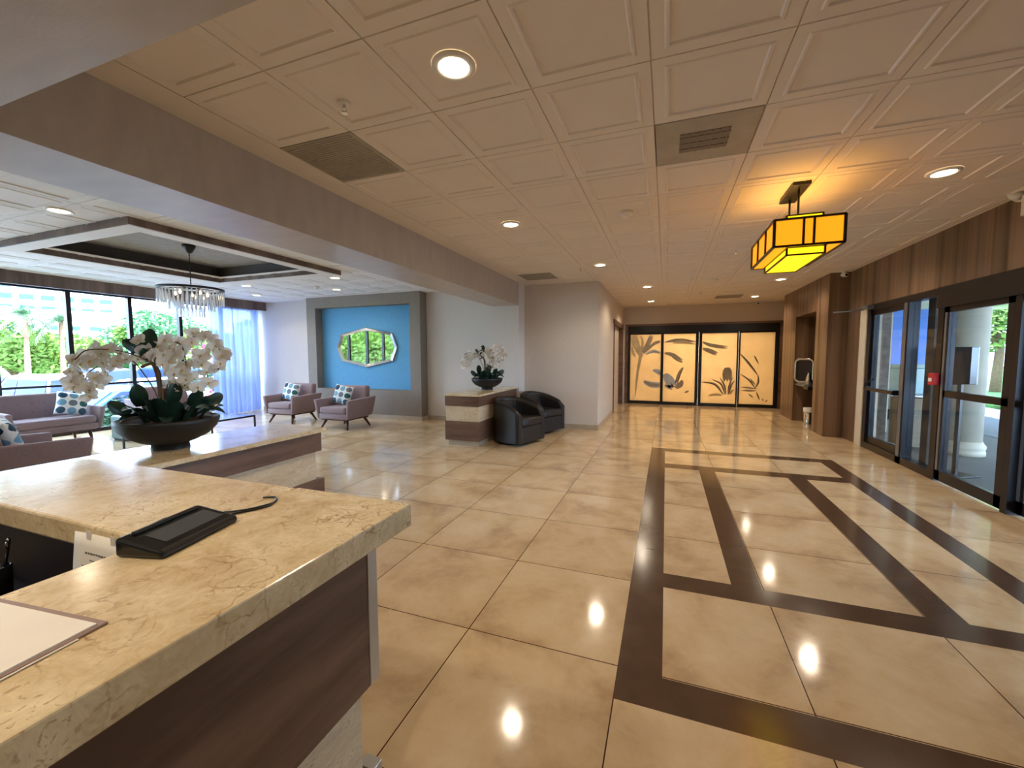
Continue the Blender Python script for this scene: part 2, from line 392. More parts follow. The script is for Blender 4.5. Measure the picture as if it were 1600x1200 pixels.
grilles = [(-2.235, 2.54), (.205, 3.15), (-2.235, 7.42), (1.43, 11.69)]
tile_ceiling('ceiling', 'ceil', -2.78, 3.1, .91, 13.2, GX, GY, grilles)
tile_ceiling('ceiling_lounge', 'lceil', -10.8, -3.35, -4, 8.4, GX-.61*5-.25, GY+.1, hole=(-7.5, -5.5, 3.0, 5.4))
b = MB(); b.box(-10.9, 3.3, -4.1, 13.5, 3.45, 3.6); struct(b.ob('roof_slab', 'wall'))
# walls
def wallbox(name, mat, *a):
    b = MB(); b.box(*a); return struct(b.ob(name, mat))
wallbox('wall_back', 'wall', -10.8, 3.1, -4.2, -4, 0, 3.45)
wallbox('wall_lounge', 'lwall', -10.8, -3.42, 8.35, 8.6, 0, 3.45)
wallbox('wall_pier', 'lwall', -3.42, -2.78, 7.9, 8.6, 0, 3.45)
wallbox('wall_lobby', 'wall', -2.78, -1.25, 8.25, 8.6, 0, 3.45)
b = MB(); b.box(-1.45, -1.25, 8.6, 10.75, 0, 3.45); b.box(-1.45, -1.25, 12.95, 13.4, 0, 3.45); b.box(-1.45, -1.25, 10.75, 12.95, 2.38, 3.45)
struct(b.ob('wall_corridor', 'wall'))
b = MB(); b.box(-1.45, -1.1, 13.2, 13.4, 0, 3.45); b.box(2.89, 3.3, 13.2, 13.4, 0, 3.45); b.box(-1.1, 2.89, 13.2, 13.4, 2.40, 3.45)
struct(b.ob('wall_far', 'wall'))
b = MB(); b.box(3.0, 3.2, 8.45, 9.0, 0, 3.45); b.box(3.0, 3.2, 2.2, 8.45, 2.27, 3.45); b.box(3.0, 3.2, -4, 2.2, 0, 3.45)
struct(b.ob('wall_right', 'wood'))
wallbox('wall_outside_pier', 'pier', 3.2, 3.36, 6.86, 7.02, 0, 2.75)
wallbox('trim_1', 'cream', 2.985, 3.19, 8.23, 8.45, 0, 2.27)
# veneered block with an open recess
b = MB(); b.box(2.70, 3.2, 8.98, 9.62, 0, 2.93); b.box(2.70, 3.2, 10.95, 12.0, 0, 2.93); b.box(2.70, 3.2, 9.62, 10.95, 2.32, 2.93)
struct(b.ob('wall_veneer_block', 'wood'))
b = MB(); b.box(3.2, 3.3, 9.0, 13.3, 0, 3.45); b.box(3.0, 3.2, 12.0, 13.2, 0, 3.45)
struct(b.ob('wall_recess', 'wood'))
# beams
wallbox('beam_lounge', 'beam', -3.35, -2.78, .905, 7.9, 2.49, 3.45)
wallbox('beam_near', 'beam', -10.8, 3.1, -4, .91, 2.492, 3.45)
# skirting
def skirt(name, x0, x1, y0, y1, h=.10):
    wallbox(name, 'basetile', x0, x1, y0, y1, 0, h)
skirt('baseboard_lounge', -5.18, -3.42, 8.335, 8.35); skirt('baseboard_lounge_left', -10.45, -8.5, 8.335, 8.35)
skirt('baseboard_pier', -3.42, -2.765, 7.885, 7.9); skirt('baseboard_pier_side', -2.78, -2.765, 7.9, 8.25); skirt('baseboard_lobby', -2.78, -1.235, 8.235, 8.25)
skirt('baseboard_corridor', -1.25, -1.235, 8.25, 10.65)
# panelled surround with the blue field
b = MB(); b.box(-8.5, -5.19, 8.08, 8.35, .10, .685); b.box(-8.5, -5.19, 8.08, 8.35, 2.67, 2.93)
b.box(-8.5, -8.22, 8.08, 8.35, .685, 2.67); b.box(-5.47, -5.19, 8.08, 8.35, .685, 2.67); struct(b.ob('wall_surround', 'niche'))
wallbox('wall_blue_panel', 'blue', -8.22, -5.47, 8.30, 8.35, .685, 2.67)
wallbox('baseboard_surround', 'basetile', -8.5, -5.17, 8.06, 8.35, 0, .10)
# tray ceiling over the lounge
def ring(b, a, c, z0, z1):
    (x0, x1, y0, y1), (X0, X1, Y0, Y1) = a, c
    b.box(x0, x1, y0, Y0, z0, z1); b.box(x0, x1, Y1, y1, z0, z1); b.box(x0, X0, Y0, Y1, z0, z1); b.box(X1, x1, Y0, Y1, z0, z1)
OUT = (-8.0, -5.2, 2.72, 5.70); INN = (-7.80, -5.42, 2.93, 5.46)
b = MB(); ring(b, OUT, INN, 2.856, 2.94); b.mi = 1; ring(b, (-7.985, -5.215, 2.735, 5.685), (-7.795, -5.425, 2.935, 5.455), 2.85, 2.857)
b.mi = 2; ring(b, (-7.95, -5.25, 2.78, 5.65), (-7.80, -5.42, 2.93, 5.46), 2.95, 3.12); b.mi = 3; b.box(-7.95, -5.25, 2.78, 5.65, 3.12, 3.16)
struct(b.ob('ceiling_tray', ['valwood', 'lceil', 'traydk', 'traytop']))
# lounge window wall
b = MB(); b.box(-10.28, -10.2, -4, 8.35, 2.71, 2.93); struct(b.ob('trim_2', 'valwood'))
wallbox('wall_left_header', 'lwall', -10.8, -10.62, -4, 8.35, 2.78, 3.45)
wallbox('wall_left_near', 'lwall', -10.8, -10.62, -4, -2.3, 0, 2.78)
ym = [-2.3, -1.28, -.31, .66, 1.63, 2.60, 3.57, 4.54, 5.51, 6.48, 7.45, 8.35]
for k, (y0, y1) in enumerate(zip(ym, ym[1:])):
    e = struct(empty('window_%d' % (k+1), (-10.7, y0, 0)))
    b = MB(); b.box(-.05, .05, -.035, .035, 0, 2.78); b.box(-.05, .05, .035, y1-y0-.035, 0, .07); b.box(-.05, .05, .035, y1-y0-.035, 2.72, 2.78)
    b.box(-.03, .03, .035, y1-y0-.035, .925, .965); b.ob('window_frame', 'frame', e)
    b = MB(); b.box(-.006, .006, .035, y1-y0-.035, .07, 2.72); b.ob('pane', 'glass', e)
# ------------------------------------------------------------------ far sliding doors with frosted panes
e = struct(empty('door_1', (0, 13.2, 0)))
b = MB(); b.box(-1.10, 2.89, -.03, .14, 2.14, 2.355); b.box(-1.10, -1.05, -.03, .14, 0, 2.14); b.box(2.82, 2.89, -.03, .14, 0, 2.14); b.box(-1.10, 2.89, .02, .14, 0, .012)
b.ob('door_frame', 'black', e)
b = MB(); b.box(-1.17, 2.96, -.05, 0, 2.355, 2.41); b.box(-1.17, -1.10, -.05, 0, 0, 2.355); b.box(2.89, 2.96, -.05, 0, 0, 2.355)
b.ob('casing', 'lam', e)
ART = [('tan', 0.072, [(-0.871, 0.243), (-0.804, 0.973), (-0.733, 1.432), (-0.679, 1.888), (-0.76, 2.084)]), ('tan', 0.203, [(-0.702, 1.432), (-0.865, 1.792), (-0.981, 2.088)]), ('grey', 0.131, [(-0.667, 1.562), (-0.522, 1.821), (-0.42, 2.077)]), ('dark', 0.046, [(-0.553, 1.805), (-0.469, 1.917), (-0.42, 2.077)]), ('grey', 0.087, [(-0.641, 1.53), (-0.368, 1.803), (-0.157, 1.896)]), ('grey', 0.075, [(-0.042, 1.863), (0.35, 1.921), (0.801, 1.867)]), ('tan', 0.075, [(0.175, 1.828), (0.469, 1.856), (0.789, 1.789)]), ('grey', 0.099, [(0.981, 1.849), (1.215, 1.754), (1.632, 1.688)]), ('grey', 0.122, [(0.986, 1.663), (1.163, 1.6), (1.376, 1.506)]), ('blue', 0.099, [(-0.579, 1.503), (-0.364, 1.593), (-0.15, 1.544)]), ('grey', 0.116, [(-0.035, 1.543), (0.182, 1.479), (0.453, 1.288)]), ('dark', 0.046, [(0.169, 1.415), (0.334, 1.31), (0.468, 1.266)]), ('blue', 0.131, [(-0.368, 1.026), (-0.245, 0.995), (-0.137, 0.915)]), ('blue', 0.261, [(-0.03, 0.917), (0.109, 0.726), (0.219, 0.509)]), ('blue', 0.174, [(-0.626, 0.679), (-0.406, 0.586), (-0.13, 0.575)]), ('blue', 0.145, [(-0.023, 0.578), (0.083, 0.548), (0.219, 0.509)]), ('dark', 0.122, [(0.472, 1.114), (0.373, 0.922), (0.291, 0.601)]), ('grey', 0.145, [(0.466, 0.732), (0.41, 0.604), (0.264, 0.504)]), ('grey', 0.046, [(0.649, 0.434), (0.534, 0.367)]), ('tan', 0.058, [(-0.874, 1.4), (-0.956, 1.564), (-0.991, 1.761)]), ('dark', 0.064, [(1.561, 0.35), (1.33, 0.639), (0.989, 0.695)]), ('dark', 0.052, [(1.603, 0.352), (1.498, 0.643), (1.256, 0.778)]), ('dark', 0.046, [(1.631, 0.352), (1.581, 0.614), (1.45, 0.843)]), ('dark', 0.046, [(1.677, 0.354), (1.706, 0.601), (1.78, 0.849)]), ('dark', 0.052, [(1.699, 0.355), (1.76, 0.618), (1.838, 0.758)]), ('dark', 0.041, [(1.727, 0.355), (1.779, 0.449), (1.837, 0.497)]), ('grey', 0.232, [(1.635, 1.123), (1.64, 0.969), (1.647, 0.723)]), ('tan', 0.052, [(1.17, 0.307), (1.367, 0.344), (1.535, 0.319)]), ('dark', 0.064, [(1.957, 1.513), (2.185, 1.232), (2.42, 0.904)]), ('dark', 0.046, [(1.975, 0.943), (2.2, 0.764), (2.381, 0.511)]), ('dark', 0.052, [(2.42, 0.919), (2.427, 0.708), (2.341, 0.525)]), ('grey', 0.035, [(1.998, 0.572), (2.207, 0.552), (2.407, 0.527)]), ('grey', 0.035, [(2.001, 0.471), (2.409, 0.473)]), ('dark', 0.041, [(2.305, 1.458), (2.423, 1.219)]), ('dark', 0.046, [(2.391, 0.436), (2.478, 0.212)]), ('grey', 0.035, [(2.212, 0.825), (2.364, 0.632)]), ('grey', 0.029, [(2.199, 0.385), (2.323, 0.276)]), ('dark', 0.035, [(2.534, 0.265), (2.576, 0.176)]), ('dark', 0.035, [(2.67, 0.234), (2.616, 0.16)])]
px = [(-1.03, -.15), (-.075, .80), (.965, 1.865), (1.955, 2.80)]
for k, (a, c) in enumerate(px):
    d = MB(); l = a-(.02 if k == 0 else .038 if k != 2 else .08); r = c+(.02 if k == 3 else .038 if k != 1 else .08)
    yy = -.02 if k in (1, 2) else .03
    d.box(l, a, yy, yy+.05, .012, 2.14); d.box(c, r, yy, yy+.05, .012, 2.14); d.box(a, c, yy, yy+.05, .012, .09); d.box(a, c, yy, yy+.05, 2.10, 2.14)
    leaf = d.ob('door_panel', 'black', e)
    d = MB(); d.box(a, c, yy+.015, yy+.03, .09, 2.10); d.ob('frosted_pane', 'frost', leaf)
    cols = ['tan', 'grey', 'dark', 'blueg']; d = MB(); n = 0
    art2 = []
    for cn, w, pts in ART:
        w *= 1.0 if cn == 'dark' else 1.3
        if w < .1: art2.append((cn, w, pts)); continue
        (ax, az), (bx, bz) = pts[0], pts[-1]; ll = math.hypot(bx-ax, bz-az); nx_, nz_ = -(bz-az)/ll, (bx-ax)/ll
        for q, cc in ((-1, cn), (0, 'tan' if cn == 'tan' else 'grey'), (1, cn)):
            art2.append((cc, w*.42, [(x+nx_*q*w*.27*(.4+.6*i/(len(pts)-1)), z+nz_*q*w*.27*(.4+.6*i/(len(pts)-1))) for i, (x, z) in enumerate(pts)]))
    for cn, w, pts in art2:
        mx = sum(p[0] for p in pts)/len(pts)
        if not (a-.02 < mx < c+.02): continue
        P = catmull([(p[0], 0, p[1]) for p in pts], 6); L = len(P)-1; d.mi = {'tan': 0, 'grey': 1, 'dark': 2, 'blue': 3}[cn]; n += 1
        rows = []
        for i, p in enumerate(P):
            t = (P[min(i+1, L)]-P[max(i-1, 0)]).normalized(); nn = Vector((-t.z, 0, t.x)); u = i/L
            ww = w*.5*(math.sin(PI*min(1, .06+u*.92))**.7)
            rows.append([d.bm.verts.new((min(c, max(a, (p+nn*q*ww).x)), yy+.0135-.0004*(n % 4), min(2.10, max(.09, (p+nn*q*ww).z)))) for q in (1, .0, -1)])
        for A, B in zip(rows, rows[1:]):
            for q in (0, 1):
                f = d.bm.faces.new([A[q], B[q], B[q+1], A[q+1]]); f.material_index = d.mi if q == 0 or cn == 'blue' else (d.mi if cn != 'dark' else 1)
    d.ob('leaf_motif', cols, leaf)
# the room behind the frosted doors
b = MB(); b.box(-1.3, 3.2, 15.6, 15.7, 0, 3); b.box(-1.4, -1.3, 13.4, 15.7, 0, 3); b.box(3.1, 3.2, 13.4, 15.7, 0, 3); b.box(-1.4, 3.2, 13.4, 15.7, 2.7, 3); b.box(-1.4, 3.2, 13.3, 15.7, -.2, -.001)
struct(b.ob('wall_room_beyond', 'lwall'))
# corridor door on the left
e = struct(empty('door_2', (-1.25, 10.75, 0)))
b = MB(); b.box(-.19, .025, -.02, .03, 0, 2.36); b.box(-.19, .025, 2.17, 2.27, 0, 2.36); b.box(-.19, .025, -.09, 2.27, 2.28, 2.385); b.ob('casing', 'lam', e)
b = MB(); b.box(-.14, -.10, .03, 1.1, .01, 2.30); dl = b.ob('door_leaf', 'wall', e)
b = MB(); b.box(-.14, -.10, 1.105, 2.17, .01, 2.30); b.ob('door_leaf', 'wall', e)
b = MB(); b.box(-.1, -.085, .06, .12, .98, 1.2); b.tube([(-.085, .09, 1.1), (-.03, .09, 1.1), (-.03, .2, 1.1)], .009); b.ob('door_handle', 'black', dl)
# ------------------------------------------------------------------ entrance glazing in the right wall
def pane_box(e, y0, y1, z0, z1, x=3.06, par=None):
    b = MB(); b.box(x-.005, x+.005, y0, y1, z0, z1); return b.ob('pane', 'doorglass', par or e)
e = struct(empty('door_3', (0, 0, 0)))
b = MB(); b.box(3.0, 3.12, 8.13, 8.23, 0, 2.27); b.box(3.0, 3.12, 6.38, 8.13, 2.18, 2.27); b.box(3.0, 3.12, 7.02, 7.16, 0, 2.18); b.box(3.0, 3.12, 6.27, 6.38, 0, 2.27)
b.box(2.98, 3.14, 2.2, 6.38, 2.03, 2.27); b.box(3.0, 3.12, 6.38, 8.13, 0, .10); b.box(3.0, 3.12, 5.14, 5.22, 0, 2.03); b.box(3.0, 3.12, 2.2, 2.3, 0, 2.03); b.ob('door_frame', 'frame', e)
b = MB(); b.box(2.992, 3.0, 7.05, 7.13, .1, 2.18); b.ob('mullion_cover', 'alum', e)
b = MB(); b.box(3.03, 3.08, 7.16, 7.22, .1, 2.18); b.box(3.03, 3.08, 8.07, 8.13, .1, 2.18); b.box(3.03, 3.08, 7.22, 8.07, .1, .2); b.box(3.03, 3.08, 7.22, 8.07, 2.1, 2.18)
lf = b.ob('door_panel', 'frame', e); pane_box(e, 7.22, 8.07, .2, 2.1, par=lf)
b = MB(); b.box(2.94, 2.975, 7.2, 8.08, .93, .98, .008); b.box(2.955, 3.03, 8.02, 8.08, .925, .99); b.box(2.955, 3.03, 7.2, 7.26, .925, .99); b.tube([(2.96, 8.1, .96), (2.93, 7.98, 1.04), (2.97, 7.82, 1.12)], .012); b.ob('push_bar', 'black', lf)
pane_box(e, 6.38, 7.02, .1, 2.18)
for (y0, y1, xx) in ((5.23, 6.26, 3.03), (4.12, 5.15, 3.09), (2.3, 4.14, 3.05)):
    b = MB(); b.box(xx-.025, xx+.025, y0, y0+.085, .02, 2.03); b.box(xx-.025, xx+.025, y1-.085, y1, .02, 2.03)
    b.box(xx-.025, xx+.025, y0, y1, .02, .14); b.box(xx-.025, xx+.025, y0, y1, 1.0, 1.075); b.box(xx-.025, xx+.025, y0, y1, 1.97, 2.03)
    lf = b.ob('door_panel', 'frame', e); pane_box(e, y0+.085, y1-.085, .14, 1.0, xx, lf); pane_box(e, y0+.085, y1-.085, 1.075, 1.97, xx, lf)
    b = MB(); b.box(xx-.029, xx-.025, y1-.05, y1-.01, .14, 1.97); b.ob('stile_cover', 'alum', lf)
b = MB(); b.box(2.90, 3.0, 8.0, 8.25, 2.20, 2.25, .01); b.tube([(2.93, 8.2, 2.2), (2.75, 8.34, 2.19), (2.60, 8.42, 2.185)], .012)
tag(b.ob('door_closer', 'alum'), 'grey door closer with a long arm above the entrance side door', 'door closer')
t = thing('fire_alarm_pull', 'small red fire alarm pull station on the dark entrance post', 'fire alarm', (2.985, 6.33, 1.20))
b = MB(); b.box(-.04, .014, -.055, .055, -.07, .07, .006); b.ob('housing', 'red', t)
b = MB(); b.box(-.05, -.04, -.03, .03, -.03, .012, .003); b.ob('pull_handle', 'plast', t)
# ------------------------------------------------------------------ ceiling fittings
def add_spot(par, power, col=(1, .84, .64), z=-.03, ang=150, r=.06):
    l = bpy.data.lights.new('lamp_light', 'SPOT'); l.energy = power; l.color = col; l.spot_size = math.radians(ang); l.spot_blend = .5; l.shadow_soft_size = r
    o = bpy.data.objects.new('lamp_light', l); C.objects.link(o); o.parent = par; o.location = (0, 0, z); return o
def downlight(loc, label, group):
    t = thing('downlight', label, 'ceiling light', loc, 0, group)
    b = MB(); b.lathe([(.075, -.004), (.078, -.010), (.098, -.012), (.108, -.003), (.108, .004)], 32, cap=False); b.ob('trim_ring', 'plast', t)
    b = MB(); b.lathe([(.0005, -.008), (.05, -.008), (.077, -.005)], 24, cap=False); b.ob('lens', 'lampon', t)
    add_spot(t, DOWN_W, z=-.02); return t
g1 = 'round downlights in the lobby ceiling'; zz = CZ-.001
d0 = downlight((-1.018, 1.93, zz), 'big bright round downlight nearest the camera, above the floor beside the front counter', g1)
for x, y, lb in [(-1.628, 4.37, 'round downlight beside the beam, second nearest the camera on the left'),
                 (-1.018, 6.81, 'round downlight in front of the plain lobby wall, third out from the camera'),
                 (-.41, 9.35, 'round downlight before the corridor, nearer of the left pair'), (-.41, 11.9, 'round downlight near the frosted doors, farther of the left pair'),
                 (2.03, 4.37, 'oval-looking bright downlight near the entrance doors, beyond the amber lantern on the right'),
                 (2.03, 6.85, 'downlight partly hidden behind the lower edge of the amber lantern'),
                 (2.03, 9.35, 'round downlight beside the veneered block, nearer of the right pair'), (2.03, 11.85, 'round downlight near the frosted doors, farther of the right pair')]:
    dup(d0, loc=(x, y, zz), label=lb)
for x, y, lb in [(-1.6, .1, 'added unseen downlight in the low soffit above the reception desk'), (-.2, -.9, 'added unseen downlight in the low soffit towards the back wall')]:  # extra lamps out of view, added to brighten the reception desk
    dup(d0, loc=(x, y, 2.491), label=lb, group='added unseen downlights in the low soffit')
g2 = 'round downlights in the lounge ceiling'
for x, y, lb in [(-5.62, 2.38, 'round lounge downlight in front of the tray ceiling near the beam'), (-5.75, 6.15, 'round lounge downlight at the far right corner of the tray ceiling'),
                 (-8.06, 6.17, 'round lounge downlight seen just right of the crystal chandelier, nearer the tray ceiling'), (-9.09, 7.2, 'round lounge downlight closest to the curtain'),
                 (-6.73, 7.23, 'round lounge downlight over the two armchairs near the surround')]:
    dd = dup(d0, loc=(x, y, CZ-.001), label=lb, group=g2)
    for k in KIDS(dd):
        if k.type == 'LIGHT': k.data = k.data.copy(); k.data.energy = DOWN_W*.55
# return-air panels
def grille(x, y, label, inner, group):
    t = thing('return_air_panel', label, 'ceiling grille', (x, y, CZ), 0, group)
    b = MB(); b.box(-.30, .30, -.30, .30, -.002, .012, .003); b.ob('panel', 'vent', t)
    if inner:
        b = MB(); b.box(-.15, .15, -.13, .13, -.006, -.002)
        for k in range(-3, 4): b.box(k*.045-.004, k*.045+.004, -.13, .13, -.010, -.006)
        for k in (-1, 0, 1): b.box(-.15, .15, k*.08-.006, k*.08+.006, -.010, -.006)
        b.ob('louvre', 'ctop' if 0 else 'niche', t)
    else:
        b = MB()
        for k in range(24):
            b.box(-.28, .28, -.28+k*.0236, -.274+k*.0236, -.006, -.002)
        b.ob('slats', 'vent', t)
grille(grilles[0][0], grilles[0][1], 'large grey plain grille panel next to the beam, upper left of the lobby ceiling', 0, 'grey panels in the lobby ceiling')
grille(grilles[1][0], grilles[1][1], 'grey ceiling panel with a paler square vent in its middle, left of the amber lantern', 1, 'grey panels in the lobby ceiling')
grille(grilles[2][0], grilles[2][1], 'grey grille panel far off where the beam meets the plain wall', 0, 'grey panels in the lobby ceiling')
grille(grilles[3][0], grilles[3][1], 'faint grille panel in the ceiling just before the frosted doors', 0, 'grey panels in the lobby ceiling')
def smoke(x, y, label, z=CZ, s=1):
    t = thing('smoke_detector', label, 'smoke detector', (x, y, z), 0, 'smoke detectors')
    b = MB(); b.lathe([(.068*s, .004), (.068*s, -.018), (.058*s, -.03), (.03*s, -.032)], 28); b.ob('base', 'plast', t)
    b = MB(); b.lathe([(.036*s, -.028), (.034*s, -.05), (.02*s, -.058), (.001, -.058)], 24, cap=False)
    b.ob('sensor_cap', 'plast', t)
smoke(-.41, 4.43, 'white round smoke detector in the middle of the lobby ceiling')
smoke(.82, 8.9, 'small white smoke detector far down the lobby ceiling before the frosted doors')
smoke(-6.86, 6.8, 'white smoke detector on the lounge ceiling near the armchairs', s=.9)
def sprinkler(x, y, label):
    t = thing('sprinkler', label, 'sprinkler', (x, y, CZ), 0, 'ceiling sprinklers')
    b = MB(); b.lathe([(.036, .004), (.036, -.003), (.02, -.008)], 20); b.ob('escutcheon', 'plast', t)
    b = MB(); b.lathe([(.008, -.006), (.008, -.03)], 10)
    b.tube([(.010, 0, -.03), (.012, 0, -.042), (.004, 0, -.052)], .0025, 6); b.tube([(-.010, 0, -.03), (-.012, 0, -.042), (-.004, 0, -.052)], .0025, 6)
    b.lathe([(.018, -.052), (.018, -.055)], 14); b.ob('head', 'chrome', t)
sprinkler(-1.75, 1.985, 'small ceiling sprinkler near the beam, left of the nearest downlight')
sprinkler(.865, 6.51, 'small ceiling sprinkler beyond the amber lantern on its left')
sprinkler(-1.35, 6.9, 'small ceiling sprinkler by the grey grille close to the far end of the beam')
sprinkler(.72, 10.6, 'tiny ceiling sprinkler closest to the frosted doors')
# dome cameras and emergency light
def seccam(loc, label, aim):
    t = thing('security_camera', label, 'security camera', loc, aim, 'security cameras')
    b = MB(); b.lathe([(.045, 0), (.045, -.014), (.02, -.03), (.014, -.05)], 20); b.ob('mount', 'plast', t)
    b = MB(); b.lathe([(.001, -.05), (.03, -.046), (.034, 0), (.034, .05), (.024, .056)], 20)
    b.xform(Matrix.Translation((0, -.01, -.065)) @ Matrix.Rotation(math.radians(100), 4, 'X')); b.ob('housing', 'plast', t)
    b = MB(); b.lathe([(.024, .056), (.02, .058), (.001, .058)], 16, cap=False); b.xform(Matrix.Translation((0, -.01, -.065)) @ Matrix.Rotation(math.radians(100), 4, 'X')); b.ob('lens', 'blackp', t)
seccam((2.86, 8.86, CZ), 'white security camera at the top corner between the veneered block and the entrance wall', .3)
seccam((2.28, 12.9, CZ), 'small dark-lensed security camera high above the right end of the frosted doors', 0)
t = thing('emergency_light', 'cream emergency light box with a swivel lamp head at the far right above the doors', 'emergency light', (2.96, 5.02, 2.83))
b = MB(); b.box(-.04, .04, -.14, .10, -.12, .07, .012); b.ob('box', 'plast', t)
b = MB(); b.lathe([(.012, 0), (.022, .02), (.045, .07), (.048, .10), (.001, .104)], 20); b.xform(Matrix.Translation((-.02, .19, .05)) @ Matrix.Rotation(math.radians(60), 4, 'X') @ Matrix.Rotation(math.radians(-30), 4, 'Y'))
h = b.ob('lamp_head', 'plast', t)
b = MB(); b.tube([(-.02, .08, .02), (-.02, .15, .035), (-.02, .19, .05)], .012); b.ob('swivel_arm', 'plast', t)
# ------------------------------------------------------------------ amber lantern
t = thing('pendant_lantern', 'oblong amber glass lantern with dark bars hanging in the lobby', 'pendant light', (1.03, 4.40, CZ))
b = MB(); b.box(-.065, .065, -.24, .24, -.03, 0, .006); b.ob('canopy', 'black', t)
for s in (-1, 1):
    b = MB(); b.tube([(0, s*.14, -.03), (0, s*.14, -.34)], .009); b.ob('rod', 'black', t)
X, Y, z0, z1 = .235, .46, -.57, -.36
def bars(b, x, y, z0, z1, w=.010, xs=(), ys=()):
    for sx in (-1, 1):
        for sy in (-1, 1): b.box(sx*x-w, sx*x+w, sy*y-w, sy*y+w, z0, z1)
        for z in (z0, z1): b.box(sx*x-w, sx*x+w, -y, y, z-w*.8, z+w*.8)
        for yy in ys: b.box(sx*x-w, sx*x+w, yy-w*.8, yy+w*.8, z0, z1)
    for sy in (-1, 1):
        for z in (z0, z1): b.box(-x, x, sy*y-w, sy*y+w, z-w*.8, z+w*.8)
        for xx in xs: b.box(xx-w*.8, xx+w*.8, sy*y-w, sy*y+w, z0, z1)
b = MB(); bars(b, X, Y, z0, z1, .010, (-.035, .035), (-.16, .16)); bars(b, .125, .34, z1+.015, z1+.06, .006); bars(b, .13, .40, z0-.06, z0, .007)
for xx in (-.13, .13): b.box(xx-.006, xx+.006, -Y, Y, z0-.008, z0+.004)
b.ob('bars', 'black', t)
b = MB()
for sx in (-1, 1): b.box(sx*(X-.006)-.002, sx*(X-.006)+.002, -Y+.01, Y-.01, z0, z1)
for sy in (-1, 1): b.box(-X+.006, X-.006, sy*(Y-.006)-.002, sy*(Y-.006)+.002, z0, z1)
b.box(-X, -.13, -Y, Y, z0-.002, z0+.001); b.box(.13, X, -Y, Y, z0-.002, z0+.001)
b.ob('glass_shade', 'amber', t)
b = MB(); b.box(-.122, .122, -.39, .39, z0-.058, z0-.056)
for sx in (-1, 1): b.box(sx*.122-.002, sx*.122+.002, -.39, .39, z0-.06, z0)
for sy in (-1, 1): b.box(-.122, .122, sy*.392-.002, sy*.392+.002, z0-.06, z0)
b.ob('lower_shade', 'amber2', t)
b = MB()
for sx in (-1, 1): b.box(sx*.12-.002, sx*.12+.002, -.33, .33, z1+.005, z1+.06)
for sy in (-1, 1): b.box(-.12, .12, sy*.333-.002, sy*.333+.002, z1+.005, z1+.06)
b.ob('upper_shade', 'amber2', t)
for s in (-1, 1):
    b = MB(); b.lathe([(.001, -.045), (.026, -.03), (.03, 0), (.02, .03), (.012, .045)], 16); b.xform(Matrix.Translation((0, s*.2, -.45))); b.ob('bulb', 'bulb', t)
    l = bpy.data.lights.new('lantern_light', 'POINT'); l.energy = PEND_W; l.color = (1, .55, .13); l.shadow_soft_size = .035
    o = bpy.data.objects.new('lantern_light', l); C.objects.link(o); o.parent = t; o.location = (.0, s*.2, -.40)
# ------------------------------------------------------------------ crystal chandelier
t = thing('chandelier', 'round tiered crystal chandelier with a dark ring under the tray ceiling', 'chandelier', (-6.6, 4.18, 3.12))
b = MB(); b.lathe([(.085, 0), (.08, -.03), (.045, -.10), (.012, -.125)], 24); b.ob('canopy', 'black', t)
b = MB(); b.tube([(0, 0, -.12), (0, 0, -.62)], .006)
for k in range(12): b.lathe([(.004, 0), (.012, .012), (.004, .024)], 8, (0, 0, -.60+k*.04))
b.ob('chain', 'black', t)
b = MB()
def tor(b, R, z, w, h):
    b.lathe([(R-w, z), (R+w, z), (R+w, z+h), (R-w, z+h), (R-w, z)], 56, cap=False)
tor(b, .40, -.655, .010, .03); tor(b, .27, -.66, .006, .012); tor(b, .15, -.66, .006, .012)
for k in range(6):
    a = k*PI/3; b.tube([(0, 0, -.62), (.40*math.cos(a), .40*math.sin(a), -.64)], .005, 6)
b.ob('ring_frame', 'black', t)
def crystal(L, w):
    b = MB(); b.hexa([(-w, -w*.45, -L), (w, -w*.45, -L), (w, w*.45, -L), (-w, w*.45, -L), (-w, -w*.45, 0), (w, -w*.45, 0), (w, w*.45, 0), (-w, w*.45, 0)], w*.3, 1)
    b.lathe([(.001, .0), (.006, .006), (.001, .014)], 8, cap=False); return b.mesh('crystal', 'crystal')
cl, cm = crystal(.19, .013), crystal(.15, .013)
for R, n, z, me in ((.395, 46, -.675, cl), (.27, 32, -.80, cm), (.15, 20, -.90, cm)):
    for k in range(n):
        a = 2*PI*k/n; mk('crystal', me, t, (R*math.cos(a), R*math.sin(a), z), (0, 0, a+PI/2+.3*(k % 2)))
for k in range(5):
    a = 2*PI*k/5; b = MB(); b.lathe([(.001, -.03), (.012, -.02), (.014, 0), (.008, .02), (.006, .03)], 12); b.xform(Matrix.Translation((.2*math.cos(a), .2*math.sin(a), -.70))); b.ob('bulb', 'bulb', t)
# ------------------------------------------------------------------ reception desk
t = thing('reception_desk', 'L-shaped reception desk with thick cream marble top and brown laminate front', 'reception desk')
b = MB(); b.box(-1.118, -.687, -1.6, 1.005, 1.004, 1.07, .004); b.ob('countertop', 'ctop', t)
b = MB(); b.box(-2.28, -1.12, .592, 1.003, 1.004, 1.0695, .007); tag(b.ob('return_countertop', 'ctop', t), 'marble return running towards the lounge')
b = MB(); b.box(-1.06, -.75, -1.6, .885, .585, 1.004); b.ob('upper_panel', 'lam', t)
b = MB(); b.box(-.80, -.747, .885, .922, .585, 1.004, .002); b.ob('corner_trim', 'silver', t)
b = MB(); b.box(-.80, -.747, .885, .922, 0, .335, .002); b.ob('corner_trim', 'silver', t)
b = MB(); b.box(-1.05, -.772, -1.6, .87, .335, .585); b.ob('marble_panel', 'trav', t)
b = MB(); b.box(-1.06, -.75, -1.6, .885, 0, .335); b.ob('plinth', 'lam', t)
